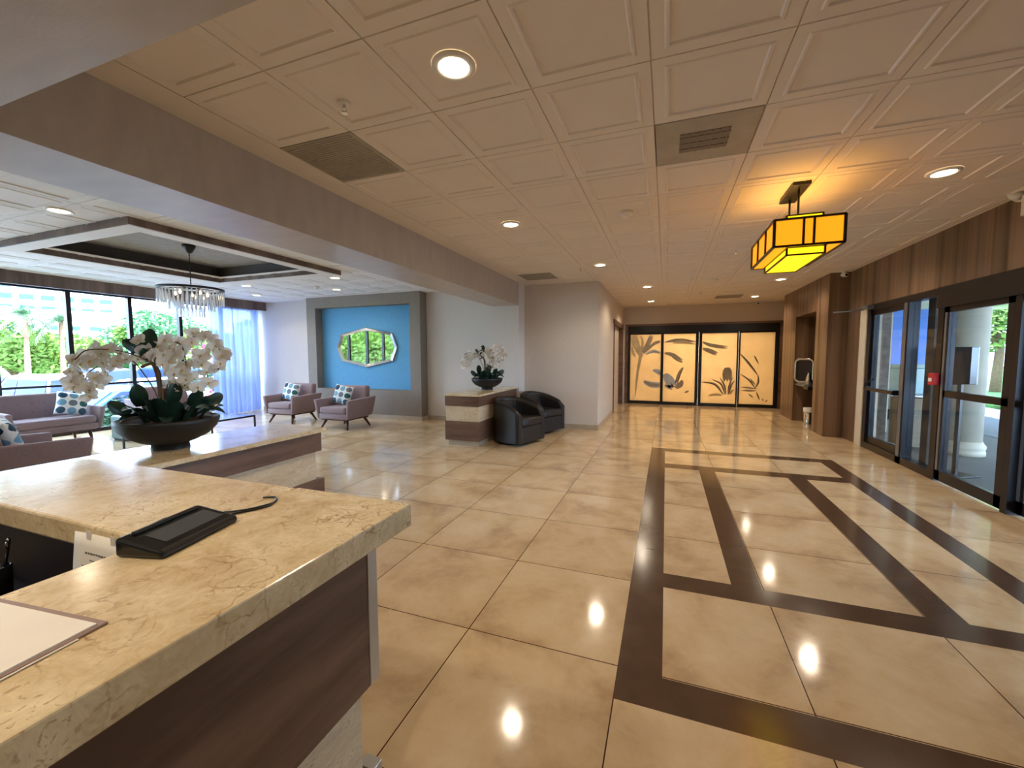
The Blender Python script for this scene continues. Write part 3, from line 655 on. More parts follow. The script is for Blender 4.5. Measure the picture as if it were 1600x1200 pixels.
b = MB(); b.box(-2.24, -1.06, .70, .95, 0, 1.004); tag(b.ob('return_panel', 'lamdark', t), 'dark inner side of the return')
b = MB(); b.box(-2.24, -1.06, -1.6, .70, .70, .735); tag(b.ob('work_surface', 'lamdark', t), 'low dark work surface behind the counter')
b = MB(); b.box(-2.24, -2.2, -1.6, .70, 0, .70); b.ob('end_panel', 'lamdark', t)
# signature pad
t = thing('signature_pad', 'black electronic signature pad with grey screen and cable on the marble counter', 'signature pad', (-1.065, .625, 1.0705), math.radians(14))
b = MB(); b.hexa([(-.058, -.105, 0), (.058, -.105, 0), (.058, .105, 0), (-.058, .105, 0), (-.058, -.105, .042), (.055, -.105, .018), (.055, .105, .018), (-.058, .105, .042)], .008, 3); b.ob('body', 'blackp', t)
def onslope(x): return .042-.024*(x+.058)/.113
b = MB(); b.hexa([(-.022, -.07, onslope(-.022)-.002), (.03, -.07, onslope(.03)-.002), (.03, .085, onslope(.03)-.002), (-.022, .085, onslope(-.022)-.002), (-.022, -.07, onslope(-.022)+.001), (.03, -.07, onslope(.03)+.001), (.03, .085, onslope(.03)+.001), (-.022, .085, onslope(-.022)+.001)]); b.ob('screen', 'screen', t)
b = MB(); b.box(-.046, -.034, -.08, .085, .036, .046, .004); b.ob('stylus_rest', 'black', t)
b = MB(); b.tube([(-.062, -.03, .03), (-.064, .02, .032)], .007); b.ob('stylus_loop', 'blackp', t)
b = MB(); w = catmull([(-.04, .10, .02), (-.045, .125, .008), (-.02, .15, .003), (.03, .18, .003), (.06, .235, .003), (.035, .275, .003), (0, .27, .003)], 6); b.tube(w, .0028, 6)
b.tube(catmull([(-.02, .10, .015), (.0, .13, .004), (.04, .17, .003), (.065, .21, .003), (.05, .26, .003), (.03, .28, .003)], 6), .0025, 6); b.ob('cable', 'blackp', t)
# folder with a printed form
t = thing('paper_folder', 'mauve folder with a white printed form at the lower left of the counter', 'folder', (-.833, .374, 1.0705), math.radians(6))
b = MB(); b.box(-.31, .0, -.40, .0, 0, .004, .0015); b.ob('cover', 'folder', t)
b = MB(); b.box(-.31, -.006, -.42, -.012, .004, .007); b.box(-.30, .003, -.43, -.04, .0005, .002); b.ob('form_sheet', 'paper', t)
b = MB()
for k in range(9):
    yy = -.09-k*.022; b.box(-.29, -.07 if k else -.07, yy-.0008, yy+.0008, .0070, .0073)
for xx in (-.29, -.21, -.14, -.07): b.box(xx-.0005, xx+.0005, -.266, -.09, .0070, .0073)
for k in range(8):
    for q in range(3): b.box(-.28+q*.075, -.28+q*.075+.02+.02*((k*7+q*3) % 3)/2, -.104-k*.022, -.100-k*.022, .0070, .0073)
b.ob('printed_table', 'ink', t)
# taped notice
t = thing('taped_notice', 'curled paper notice taped to the edge of the marble return', 'paper notice', (-1.30, .588, 1.055))
b = MB(); rows = []
for i in range(9):
    q = i/8; z = -q*.27; rows.append([b.bm.verts.new((x+.015*q*q, -.004-.02*math.sin(q*1.8)*(1.2-abs(x)*3)-.012*(abs(x)*9)**2*.5, z)) for x in (-.105, -.07, -.035, 0, .035, .07, .105)])
for A, B in zip(rows, rows[1:]):
    for k in range(6): f = b.bm.faces.new([A[k], A[k+1], B[k+1], B[k]]); f.smooth = True
sh = b.mesh('sheet', 'paper', False); o = mk('sheet', sh, t); m = o.modifiers.new('thickness', 'SOLIDIFY'); m.thickness = .0006
b = MB()
for k, (x0, x1, z, h) in enumerate([(-.06, .07, -.045, .006), (-.04, .05, -.062, .003), (-.07, .08, -.078, .003), (-.07, .08, -.088, .003), (-.07, .06, -.098, .003), (-.07, .08, -.112, .003), (-.07, .08, -.122, .003), (-.07, .02, -.132, .003)]):
    n = 12
    for i in range(n):
        if k and (i*5+k*3) % 7 == 0: continue
        a = x0+(x1-x0)*i/n; c = x0+(x1-x0)*(i+.8)/n; q = -z/.27
        f = lambda x: -.0055-.02*math.sin(q*1.8)*(1.2-abs(x)*3)-.012*(abs(x)*9)**2*.5
        b.quad((a+.015*q*q, f(a), z), (c+.015*q*q, f(c), z), (c+.015*q*q, f(c), z-h), (a+.015*q*q, f(a), z-h))
b.ob('print_lines', 'ink', t, recalc=False)
for s in (-1, 1):
    b = MB(); b.hexa([(s*.05-.008, -.006, -.012), (s*.05+.008, -.006, -.012), (s*.05+.008, -.005, .006), (s*.05-.008, -.005, .006), (s*.05-.008, -.009, -.014), (s*.05+.008, -.009, -.014), (s*.05+.008, -.009, .008), (s*.05-.008, -.009, .008)]); b.ob('tape', 'plast', t)
t = thing('pen_cup', 'dark pen cup with bright pen tips behind the counter', 'pen holder', (-1.98, .62, .7355))
b = MB(); b.lathe([(.035, 0), (.038, .10), (.033, .10), (.031, .006)], 20, cap=True); b.ob('cup', 'blackp', t)
for k, (dx, dy) in enumerate([(.01, .01), (-.012, .004), (.004, -.014), (-.004, .016)]):
    b = MB(); b.tube([(dx*.6, dy*.6, .01), (dx*2.4, dy*2.4, .16)], .0045, 8); p = b.ob('pen', 'blackp', t)
    b = MB(); b.lathe([(.005, 0), (.005, .014), (.002, .018)], 10, (dx*2.4, dy*2.4, .158)); b.ob('pen_cap', 'chrome', p)
# ------------------------------------------------------------------ divider counters under the beam
def divider(y0, y1, label):
    t = thing('divider_counter', label, 'counter', (-3.13, y0, 0), 0, 'marble-topped divider counters under the beam'); L = y1-y0; a, c = -.31, .31
    b = MB(); b.box(a-.005, c+.02, -.02, L, .826, .86, .005); b.ob('countertop', 'ctop', t)
    b = MB(); b.box(a, c, 0, L-.02, .66, .826); b.ob('upper_panel', 'lam', t)
    b = MB(); b.box(a+.012, c-.012, .012, L-.03, .41, .66); b.ob('marble_panel', 'trav', t)
    b = MB(); b.box(a, c, 0, L-.02, .09, .41); b.ob('lower_panel', 'lam', t)
    b = MB(); b.box(a+.04, c-.03, .04, L-.04, 0, .09); b.ob('toe_kick', 'basetile', t)
    return t
divider(6.06, 7.88, 'low marble-topped divider counter against the far pier, behind the black tub chairs')
# the nearer one ends at y=2.85, its end panels face the far side
t = thing('divider_counter', 'low marble-topped divider counter just beyond the reception desk', 'counter', (-3.16, 2.84, 0), PI, 'marble-topped divider counters under the beam')
L = 3.6; a, c = -.31, .31
b = MB(); b.box(a-.03, c+.005, -.02, L, .826, .86, .005); b.ob('countertop', 'ctop', t)
b = MB(); b.box(a, c, .02, L-.02, .66, .826); b.ob('upper_panel', 'lam', t)
b = MB(); b.box(a+.03, c-.012, .06, L-.03, .41, .66); b.ob('marble_panel', 'trav', t)
b = MB(); b.box(a-.005, c, .005, L-.02, .09, .41); b.ob('lower_panel', 'lam', t)
b = MB(); b.box(a+.04, c-.03, .04, L-.04, 0, .09); b.ob('toe_kick', 'basetile', t)
# ------------------------------------------------------------------ orchid arrangements
def flower_mesh():
    b = MB()
    def petal(ang, L, w, cup, z0):
        n = 6; rows = []
        for i in range(n+1):
            q = i/n; ww = w*(math.sin(PI*min(1, .10+q*.86))**.8)
            rows.append([b.bm.verts.new((s*ww, q*L, z0+cup*q*q-.12*ww*abs(s)+.10*L*math.sin(q*3+s))) for s in (-1, -.5, 0, .5, 1)])
        vs = [v for r in rows for v in r]
        for A, B in zip(rows, rows[1:]):
            for k in range(4): f = b.bm.faces.new([A[k], A[k+1], B[k+1], B[k]]); f.smooth = True; f.material_index = 0
        bmesh.ops.rotate(b.bm, verts=vs, cent=(0, 0, 0), matrix=Matrix.Rotation(ang, 3, 'Z'))
    for a in (0, math.radians(128), math.radians(-128)): petal(a, .038, .012, .004, 0)
    for a in (math.radians(72), math.radians(-72)): petal(a, .044, .022, .008, .003)
    b.mi = 1; b.lathe([(.001, .012), (.004, .009), (.003, .003), (.001, 0)], 8, cap=False); b.hexa([(-.003, -.010, .003), (.003, -.010, .003), (.002, 0, .004), (-.002, 0, .004), (-.004, -.012, .008), (.004, -.012, .008), (.002, 0, .008), (-.002, 0, .008)], .002, 1)
    return b.mesh('flower', ['petal', 'lip'], False)
def leaf_mesh(L, w, bend, lift):
    b = MB(); n = 9; rows = []
    for i in range(n+1):
        q = i/n; ww = w*(math.sin(PI*min(.985, .12+q*.87))**.55)
        y = L*q*math.cos(bend*q*.6); z = lift*q-bend*L*.5*q*q
        rows.append([b.bm.verts.new((s*ww, y, z+abs(s)*ww*.35)) for s in (-1, -.5, 0, .5, 1)])
    for A, B in zip(rows, rows[1:]):
        for k in range(4): f = b.bm.faces.new([A[k], A[k+1], B[k+1], B[k]]); f.smooth = True
    me = b.mesh('leaf', 'leaf', False); return me
FL = [(-.336,.694),(-.376,.649),(-.265,.68),(-.221,.664),(-.311,.649),(-.2,.617),(-.405,.589),(-.43,.612),(-.368,.603),(-.259,.586),(-.301,.533),(-.341,.504),(-.397,.544),(-.425,.514),(-.447,.493),(-.439,.447),(-.402,.445),(-.367,.421),(-.349,.443),(-.33,.488),(-.235,.617),(-.303,.603),(-.103,.68),(-.067,.656),(-.034,.705),(.005,.747),(-.051,.616),(-.012,.64),(.022,.689),(.069,.74),(.017,.598),(.058,.64),(.086,.681),(.068,.572),(.002,.541),(.039,.515),(.092,.53),(.121,.571),(.103,.47),(.049,.455),(.01,.44),(.074,.412),(.114,.418),(.138,.494),(-.142,.616),(.151,.801),(.184,.776),(.226,.777),(.148,.724),(.26,.761),(.287,.717),(.313,.665),(.318,.612),(.294,.551),(.192,.639),(.22,.656),(.163,.596),(.189,.57),(.228,.517),(.168,.416),(.232,.438),(-.374,.383),(-.449,.545),(-.121,.75),(-.28,.625),(-.43,.47),(.33,.64),(.305,.585),(.05,.56),(-.02,.575),(.03,.64)]
ST = [[(-.03,.13),(-.05,.354),(-.144,.576),(-.2,.617),(-.269,.618),(-.32,.584),(-.382,.528),(-.409,.416)],[(-.04,.13),(-.045,.352),(-.041,.558),(-.106,.616),(-.221,.672),(-.364,.679),(-.425,.619)],[(-.02,.13),(-.032,.351),(-.031,.517),(-.057,.607),(.004,.722),(.082,.723),(.109,.597),(.094,.428)],[(0,.13),(-.013,.35),(.028,.557),(.019,.64),(-.035,.697),(-.103,.68)],[(.02,.13),(-.001,.349),(.039,.515),(.121,.724),(.185,.784),(.253,.769),(.313,.665),(.293,.533)],[(.03,.13),(.006,.349),(.107,.555),(.178,.648),(.227,.648),(.235,.508),(.231,.421)]]
def orchid(loc, rz, label):
    R = random.Random(3)
    t = thing('potted_orchid', label, 'potted orchid', loc, rz, 'white orchid arrangements in black bowls')
    b = MB(); b.lathe([(.11, 0), (.105, .035), (.16, .055), (.225, .09), (.272, .14), (.29, .185), (.292, .205), (.280, .212), (.262, .19), (.2, .15), (.001, .145)], 48, cap=False); b.lathe([(.001, 0), (.11, 0)], 48, cap=False); b.ob('bowl', 'bowl', t)
    b = MB(); b.lathe([(.268, .185), (.2, .197), (.1, .203), (.001, .205)], 40, cap=False)
    for v in b.bm.verts: v.co.z += R.uniform(-.008, .008)
    b.ob('bark_mulch', 'moss', t)
    for k, s in enumerate(ST):
        dy = (k-2.5)*.02; b = MB(); b.tube(catmull([(x, dy+.5*(x if k % 2 else -x)*.25, z) for x, z in s], 5), .0038, 7); b.ob('stem', 'stem', t)
    b = MB(); w = catmull([(-.04, .02, .18), (-.035, .02, .35), (-.045, .01, .50), (-.07, 0, .585), (-.13, -.01, .565)], 6); b.tube(w, [.019-.0004*i for i in range(len(w))], 10)
    b.tube(catmull([(-.01, .03, .18), (-.005, .03, .33), (-.03, .02, .45)], 5), .014, 8); b.ob('driftwood', 'bark', t)
    fm = flower_mesh()
    for x, z in FL:
        dy = R.uniform(-.075, .045); o = mk('flower', fm, t, (x+R.uniform(-.006, .006), dy, z+R.uniform(-.006, .006)))
        yaw_ = (R.uniform(-.9, .9) if x > -.25 else R.uniform(-1.2, .4)); o.rotation_euler = (PI/2+R.uniform(-.7, .35), R.uniform(-.5, .5), yaw_); s = R.uniform(1.15, 1.5); o.scale = (s, s, s)
    lm = [leaf_mesh(.20, .045, .9, .10), leaf_mesh(.26, .042, 1.2, .12), leaf_mesh(.16, .05, .5, .12)]
    for k in range(26):
        a = 2*PI*k/26*1.0+R.uniform(-.15, .15); rr = R.uniform(.05, .14) if k % 2 else R.uniform(.10, .19)
        o = mk('leaf', lm[k % 3], t, (rr*math.cos(a), rr*math.sin(a), .195)); o.rotation_euler = (R.uniform(.1, .85), R.uniform(-.3, .3), a-PI/2+R.uniform(-.4, .4))
    for (x, z, s, ry, rx) in [(-.09, .68, .9, .15, 1.5), (-.10, .67, .8, -1.0, 1.4), (-.09, .60, .6, -.25, 1.5), (-.14, .30, .95, -.1, 1.45), (.02, .30, .9, .2, 1.2), (.12, .28, .8, .5, 1.2), (-.2, .25, .8, -.8, 1.3), (.19, .26, .9, .9, 1.0)]:
        o = mk('leaf', lm[2], t, (x, .02, z)); o.rotation_euler = (rx, ry, 0); o.scale = (s, s, s)
    return t
orchid((-3.24, 1.86, .8605), math.atan2(.869, .495), 'large white orchid in a charcoal bowl on the counter just beyond the reception desk')
orchid((-3.12, 7.08, .8605), math.atan2(3.1, 7.0), 'white orchid in a charcoal bowl on the far counter behind the tub chairs')
# ------------------------------------------------------------------ tub chairs
def tub():
    t = empty('tub_chair'); W = .365; T = .085
    def path(h):   # U plan from the front left round the back to the front right
        pts = [(-h, -.34+.34*i/5) for i in range(5)]; pts += [(-h*math.cos(a), h*math.sin(a)) for a in [PI*i/16 for i in range(17)]]; pts += [(h, 0-.34*i/5) for i in range(1, 6)]
        pts[0] = (-h, -.36); pts[-1] = (h, -.36); return pts
    po, pi = path(W), path(W-T); n = len(po); b = MB(); rows = []
    for i in range(n):
        q = i/(n-1); back = math.sin(PI*q)**.75; top = .56+.20*back
        if i in (0, n-1): top = .52
        o = Vector((po[i][0], po[i][1], 0)); k = Vector((pi[i][0], pi[i][1], 0)); m = (o+k)/2
        sec = [(o, .05), (o, .25), (o, top-.06), (o*.98+m*.02, top-.02), (m, top+.012), (k*.98+m*.02, top-.02), (k, top-.06), (k, .38), (k, .05)]
        rows.append([b.bm.verts.new((p.x, p.y, z)) for p, z in sec])
    for A, B in zip(rows, rows[1:]):
        for k in range(8): f = b.bm.faces.new([A[k], A[k+1], B[k+1], B[k]]); f.smooth = True
    b.bm.faces.new(rows[0]); b.bm.faces.new(list(reversed(rows[-1]))); b.ob('shell', 'leather', t)
    b = MB(); b.box(-W+T, W-T, -.355, .22, .05, .32, .012); b.ob('seat_base', 'leather', t)
    b = MB(); b.box(-W+T+.004, W-T-.004, -.37, .20, .322, .455, .035, 3); b.ob('seat_cushion', 'leather', t)
    b = MB(); b.hexa([(-.22, .10, .44), (.22, .10, .44), (.18, .24, .44), (-.18, .24, .44), (-.24, .16, .70), (.24, .16, .70), (.2, .27, .70), (-.2, .27, .70)], .03, 3); b.ob('back_cushion', 'leather', t)
    b = MB(); b.lathe([(.27, 0), (.28, .012), (.28, .05)], 32); b.ob('swivel_base', 'blackp', t)
    return t
tc = tub(); tag(tc, 'black leather tub chair nearer the camera, beside the end of the far divider counter', 'tub chair', 'black leather tub chairs'); tc.location = (-2.42, 6.68, 0); tc.rotation_euler = (0, 0, math.radians(72))
dup(tc, loc=(-2.33, 7.78, 0), rz=math.radians(67), label='black leather tub chair farther back, against the plain lobby wall')
# ------------------------------------------------------------------ armchairs and loveseats
def armchair(hw=.34, name='armchair', tuft=False):
    sp = .335 if not tuft else .27; fx = 0 if not tuft else .05
    t = empty(name)
    b = MB(); b.box(-hw+.01, hw-.01, -.33, .31, .185, .212, .006); b.ob('wood_rail', 'legwood', t)
    for sx in (-1, 1):
        for sy in (-1, 1):
            b = MB(); b.tube([(sx*(hw-.075), sy*.25, .19), (sx*(hw-fx), sy*sp, 0)], [.030, .017], 12); b.ob('leg', 'legwood', t)
    b = MB(); b.box(-hw-.01, hw+.01, -.37, .33, .212, .325, .02); b.ob('seat_frame', 'fabric', t)
    n = 1 if not tuft else 1
    b = MB(); b.box(-hw+.012, hw-.012, -.385, .18, .325, .455, .045, 4); b.ob('seat_cushion', 'fabric', t)
    for s in (-1, 1):
        x0, x1 = s*(hw-.0), s*(hw+.055); X0, X1 = s*(hw+.035), s*(hw+.115)
        b = MB(); b.hexa([(x0, -.375, .215), (x1, -.375, .215), (x1, .37, .235), (x0, .37, .235), (X0, -.40, .60), (X1, -.40, .60), (X1, .43, .635), (X0, .43, .635)], .022, 3)
        b.ob('arm', 'fabric', t)
    b = MB(); b.hexa([(-hw-.005, .17, .30), (hw+.005, .17, .30), (hw+.005, .33, .25), (-hw-.005, .33, .25), (-hw+.01, .27, .86), (hw-.01, .27, .86), (hw-.01, .41, .85), (-hw+.01, .41, .85)], .045, 4)
    bk = b.ob('backrest', 'fabric', t)
    if tuft:
        for k in range(6):
            for r in (.56, .70):
                b = MB(); b.lathe([(.001, .006), (.012, .004), (.016, 0)], 12, cap=False); x = -hw+.12+k*(2*hw-.24)/5
                b.xform(Matrix.Translation((x, .17+(r-.30)*.18-.004, r)) @ Matrix.Rotation(PI/2, 4, 'X')); b.ob('button', 'fabric', bk)
    return t
a0 = armchair(); tag(a0, 'mauve-grey armchair with splayed walnut legs, right of the pair in front of the blue panel', 'armchair', 'matching mauve-grey armchairs'); a0.location = (-6.29, 6.90, 0)
dup(a0, loc=(-8.0, 7.12, 0), label='mauve-grey armchair with splayed legs, left of the pair, nearer the curtain')
dup(a0, loc=(-6.44, 2.28, 0), rz=PI, label='mauve-grey armchair facing away, closest behind the orchid counter at the left edge')
dup(a0, loc=(-8.22, 2.36, 0), rz=PI, label='mauve-grey armchair facing away, farther of the two at the left edge')
s0 = armchair(.50, 'loveseat', True); tag(s0, 'tufted mauve-grey loveseat by the window at the left edge of the view', 'loveseat', 'loveseats along the window'); s0.location = (-9.88, 3.83, 0); s0.rotation_euler = (0, 0, PI/2)
dup(s0, loc=(-9.88, 5.72, 0), label='loveseat by the window mostly hidden behind the large orchid')
def pillow(loc, rot, label):
    t = thing('throw_pillow', label, 'cushion', loc, 0, 'dotted throw pillows'); t.rotation_euler = rot
    b = MB(); n = 14; g = {}
    for s in (1, -1):
        for i in range(n+1):
            for j in range(n+1):
                u, v = -1+2*i/n, -1+2*j/n; th = .075*((1-u**4)*(1-v**4))**.6; pin = 1-.06*(u*u*v*v)*1.0+.03*(1-abs(u))*(1-abs(v))*0
                k = (1-.07*(1-abs(u)**2)*(abs(v)**6), 1-.07*(1-abs(v)**2)*(abs(u)**6))
                g[s, i, j] = b.bm.verts.new((u*.21*k[1], s*th, v*.21*k[0]))
        for i in range(n):
            for j in range(n): f = b.bm.faces.new([g[s, i, j], g[s, i+1, j], g[s, i+1, j+1], g[s, i, j+1]]); f.smooth = True
    bmesh.ops.remove_doubles(b.bm, verts=b.bm.verts, dist=1e-4); b.ob('cushion_cover', 'dots', t)
pillow((-6.42, 6.98, .66), (math.radians(-14), math.radians(10), .15), 'dotted cushion leaning on the right-hand armchair by the blue panel')
pillow((-8.12, 7.20, .66), (math.radians(-14), math.radians(8), .10), 'dotted cushion leaning on the left-hand armchair near the curtain')
pillow((-9.84, 4.14, .66), (math.radians(-18), math.radians(12), PI/2-.25), 'dotted cushion in the corner of the tufted loveseat by the window')
pillow((-6.40, 2.18, .66), (math.radians(-16), math.radians(-8), PI-.2), 'dotted cushion on the armchair nearest behind the orchid counter')
# pouf and coffee table
t = thing('cube_pouf', 'pale blue-grey cube pouf between loveseat and large orchid bowl', 'pouf', (-9.05, 4.62, 0))
b = MB(); b.box(-.23, .23, -.23, .23, .03, .44, .03, 3); b.ob('upholstery', 'bluegf' if 0 else 'cart', t)
b = MB(); b.box(-.20, .20, -.20, .20, 0, .03); b.ob('plinth', 'blackp', t)
t = thing('coffee_table', 'low coffee table with thin black frame and pale top in the lounge', 'coffee table', (-7.65, 4.75, 0))
b = MB(); bars(b, .58, .70, .395, .405, .012); b.ob('frame', 'black', t)
for sx in (-1, 1):
    for sy in (-1, 1): b = MB(); b.box(sx*.58-.012, sx*.58+.012, sy*.70-.012, sy*.70+.012, 0, .39); b.ob('leg', 'black', t)
b = MB(); b.box(-.57, .57, -.69, .69, .408, .418); b.ob('glass_top', 'glass', t)
# sheer curtain
def curtain(y0, y1, label, x=-10.42):
    b = MB(); n = 140; zs = [.015, .5, 1.4, 2.2, 2.72]; rows = []
    for i in range(n+1):
        q = i/n; y = y0+(y1-y0)*q
        rows.append([b.bm.verts.new((x+.055*math.sin(q*62+.5*math.sin(q*13))*(1-.25*z/2.7)+.015*math.sin(q*31+z), y+.01*math.sin(q*40+z*2), z)) for z in zs])
    for A, B in zip(rows, rows[1:]):
        for k in range(4): f = b.bm.faces.new([A[k], A[k+1], B[k+1], B[k]]); f.smooth = True
    o = b.ob('sheer_curtain', 'sheer', recalc=False); tag(o, label, 'curtain'); return o
curtain(6.98, 8.28, 'sheer bluish white floor-length curtain in the lounge corner')
# ------------------------------------------------------------------ mirror on the blue panel
t = thing('wall_mirror', 'wide silver-edged octagonal mirror hanging on the blue wall', 'mirror', (-6.84, 8.30, 1.69))
oc = [(0, .49), (.765, .335), (.90, 0), (.765, -.335), (0, -.49), (-.765, -.335), (-.90, 0), (-.765, .335)]
def octring(b, k0, y0, k1, y1):
    A = [b.bm.verts.new((x*k0[0], y0, z*k0[1])) for x, z in oc]; B = [b.bm.verts.new((x*k1[0], y1, z*k1[1])) for x, z in oc]
    for i in range(8): f = b.bm.faces.new([A[i], A[(i+1) % 8], B[(i+1) % 8], B[i]]); f.material_index = b.mi
b = MB(); octring(b, (1, 1), 0, (1, 1), -.035); octring(b, (1, 1), -.035, (.985, .97), -.05); octring(b, (.985, .97), -.05, (.90, .84), -.022); b.ob('bevelled_frame', 'chrome', t)
b = MB(); b.bm.faces.new([b.bm.verts.new((x*.905, -.022, z*.85)) for x, z in reversed(oc)]); o = b.ob('mirror_glass', 'mirror', t, recalc=False)
# wall fittings
def plate(loc, label, cat, name, rz=0, w=.07, h=.115, parts='rocker'):
    t = thing(name, label, cat, loc, rz)
    b = MB(); b.box(-w/2, w/2, -.008, 0, -h/2, h/2, .003); b.ob('cover_plate', 'plast', t)
    b = MB(); b.box(-w*.25, w*.25, -.011, -.008, -h*.28, h*.28, .001); b.ob(parts, 'plast', t)
plate((-4.26, 8.35, 1.24), 'white light switch on the pale lounge wall beside the far orchid', 'light switch', 'light_switch', 0, .11, .115)
plate((-1.25, 9.33, .40), 'white power outlet low on the corridor wall', 'power outlet', 'power_outlet', PI/2, .07, .115, 'socket')
# ------------------------------------------------------------------ recess: shelf, mirror, stand, bin
t = thing('wall_shelf', 'grey shelf slab in the veneered recess', 'shelf', (2.95, 10.3, .84))
b = MB(); b.box(-.22, .25, -.66, .64, -.035, .0, .004); b.ob('shelf_board', 'alum', t)
b = MB(); b.box(-.31, -.23, -.6, -.3, -.05, .015, .004); b.ob('end_block', 'blackp', t)
t = thing('table_mirror', 'silver rounded-rectangle mirror with an open frame standing on the recess shelf', 'mirror', (2.84, 10.72, .84), math.radians(-25))
def rrect(w, h, r, n=6):
    o = []
    for cx, cz, a0 in ((w-r, h-r, 0), (-w+r, h-r, 90), (-w+r, -h+r, 180), (w-r, -h+r, 270)):
        for i in range(n+1): a = math.radians(a0+90*i/n); o.append((cx+r*math.cos(a), cz+r*math.sin(a)))
    return o
b = MB(); P = [(x, 0, z+.30) for x, z in rrect(.16, .25, .09)]; b.tube(P+[P[0], P[1]], .028, 10); b.ob('frame', 'chrome', t)
b = MB(); b.bm.faces.new([b.bm.verts.new((x, .006, z+.30)) for x, z in rrect(.15, .24, .08)]); b.ob('backing', 'lamdark', t, recalc=False)
b = MB(); b.box(-.10, .10, -.05, .05, 0, .04, .008); b.ob('foot', 'chrome', t)
t = thing('chrome_vase', 'small bright silver vase at the right of the recess shelf', 'vase', (2.80, 10.25, .8405))
b = MB(); b.lathe([(.04, 0), (.06, .06), (.05, .16), (.025, .24), (.03, .27)], 24); b.ob('body', 'chrome', t)
t = thing('waste_bin', 'slim waste bin with a pale liner under the recess shelf', 'waste bin', (2.85, 10.32, 0))
b = MB(); b.lathe([(.085, 0), (.10, .36), (.094, .36), (.08, .01)], 28, cap=False); b.lathe([(.001, .008), (.081, .01)], 28, cap=False); b.ob('bin_body', 'chrome', t)
b = MB(); b.lathe([(.101, .28), (.104, .37), (.094, .372), (.085, .30)], 28, cap=False); b.ob('liner', 'paper', t)
# ------------------------------------------------------------------ outside the entrance
wallbox('porch_floor', 'conc', 3.1, 14, -4, 20, -.15, -.02)
wallbox('porch_canopy', 'cream', 3.3, 9.0, -4, 16, 2.75, 3.3)
wallbox('driveway', 'asph', 5.6, 40, -20, 60, -.2, -.015)
wallbox('lawn', 'grass', 8.5, 40, 12.4, 60, -.1, .08)
wallbox('wall_outside_stone', 'stone', 3.2, 3.62, 9.0, 9.6, 0, 2.75)
wallbox('wall_outside_cream', 'cream', 3.70, 4.0, 9.9, 10.3, 0, 2.75)
wallbox('wall_blue_building', 'bluewall', 4.5, 8.0, 15.2, 15.6, -.02, 2.9)
wallbox('wall_exterior', 'cream', 3.2, 3.4, 9.6, 16, 0, 3.45)
t = thing('porch_column', 'round cream porch column with a moulded base outside the entrance doors', 'column', (4.25, 8.23, -.02))
b = MB(); b.lathe([(.21, .20), (.205, 2.6), (.205, 2.77)], 48); b.ob('shaft', 'column', t)
b = MB(); b.lathe([(.25, 0), (.25, .06), (.235, .08), (.25, .10), (.252, .14), (.23, .17), (.215, .21)], 48); b.ob('moulded_base', 'column', t)
t = thing('litter_bin', 'pebble-panelled litter bin with pale metal posts outside the side door', 'litter bin', (3.70, 8.42, -.02))
b = MB(); b.box(-.17, .17, -.17, .17, .05, .82); b.ob('pebble_panels', 'pebble', t)
for sx in (-1, 1):
    for sy in (-1, 1): b = MB(); b.box(sx*.18-.015, sx*.18+.015, sy*.18-.015, sy*.18+.015, 0, .84); b.ob('corner_post', 'silver', t)
b = MB(); b.box(-.2, .2, -.2, .2, .84, .87, .006); b.ob('lid', 'silver', t)
t = thing('wheeled_cart', 'pale green wheeled rubbish cart by the blue wall outside', 'rubbish cart', (5.15, 11.9, -.02), .3)
b = MB(); b.hexa([(-.24, -.26, .12), (.24, -.26, .12), (.24, .22, .12), (-.24, .22, .12), (-.30, -.32, 1.2), (.30, -.32, 1.2), (.30, .3, 1.2), (-.30, .3, 1.2)], .03, 2); b.ob('bin_body', 'cart', t)
b = MB(); b.hexa([(-.33, -.35, 1.2), (.33, -.35, 1.2), (.33, .34, 1.2), (-.33, .34, 1.2), (-.28, -.3, 1.29), (.28, -.3, 1.29), (.28, .3, 1.27), (-.28, .3, 1.27)], .02, 2); b.ob('lid', 'cart', t)
for s in (-1, 1):
    b = MB(); b.lathe([(.001, -.03), (.12, -.03), (.12, .03), (.001, .03)], 20, cap=False); b.xform(Matrix.Translation((s*.27, .2, .12)) @ Matrix.Rotation(PI/2, 4, 'Y')); b.ob('wheel', 'rubber', t)
t = thing('sign_stand', 'square black sign board on a slim post just outside the sliding doors', 'sign', (3.42, 6.72, -.02), math.radians(30))
b = MB(); b.box(-.02, .02, -.02, .02, 0, 1.25); b.ob('post', 'black', t)
b = MB(); b.box(-.16, .16, -.16, .16, 0, .02, .004); b.ob('base_plate', 'black', t)
b = MB(); b.box(-.21, .17, -.045, -.02, 1.14, 1.60, .004); bd = b.ob('board', 'matte', t)
b = MB(); b.box(.06, .17, -.048, -.045, 1.145, 1.595); b.ob('grey_side_band', 'screen', bd)
b = MB(); b.box(.17, .185, -.046, -.018, 1.14, 1.60); b.ob('edge_strip', 'plast', bd)
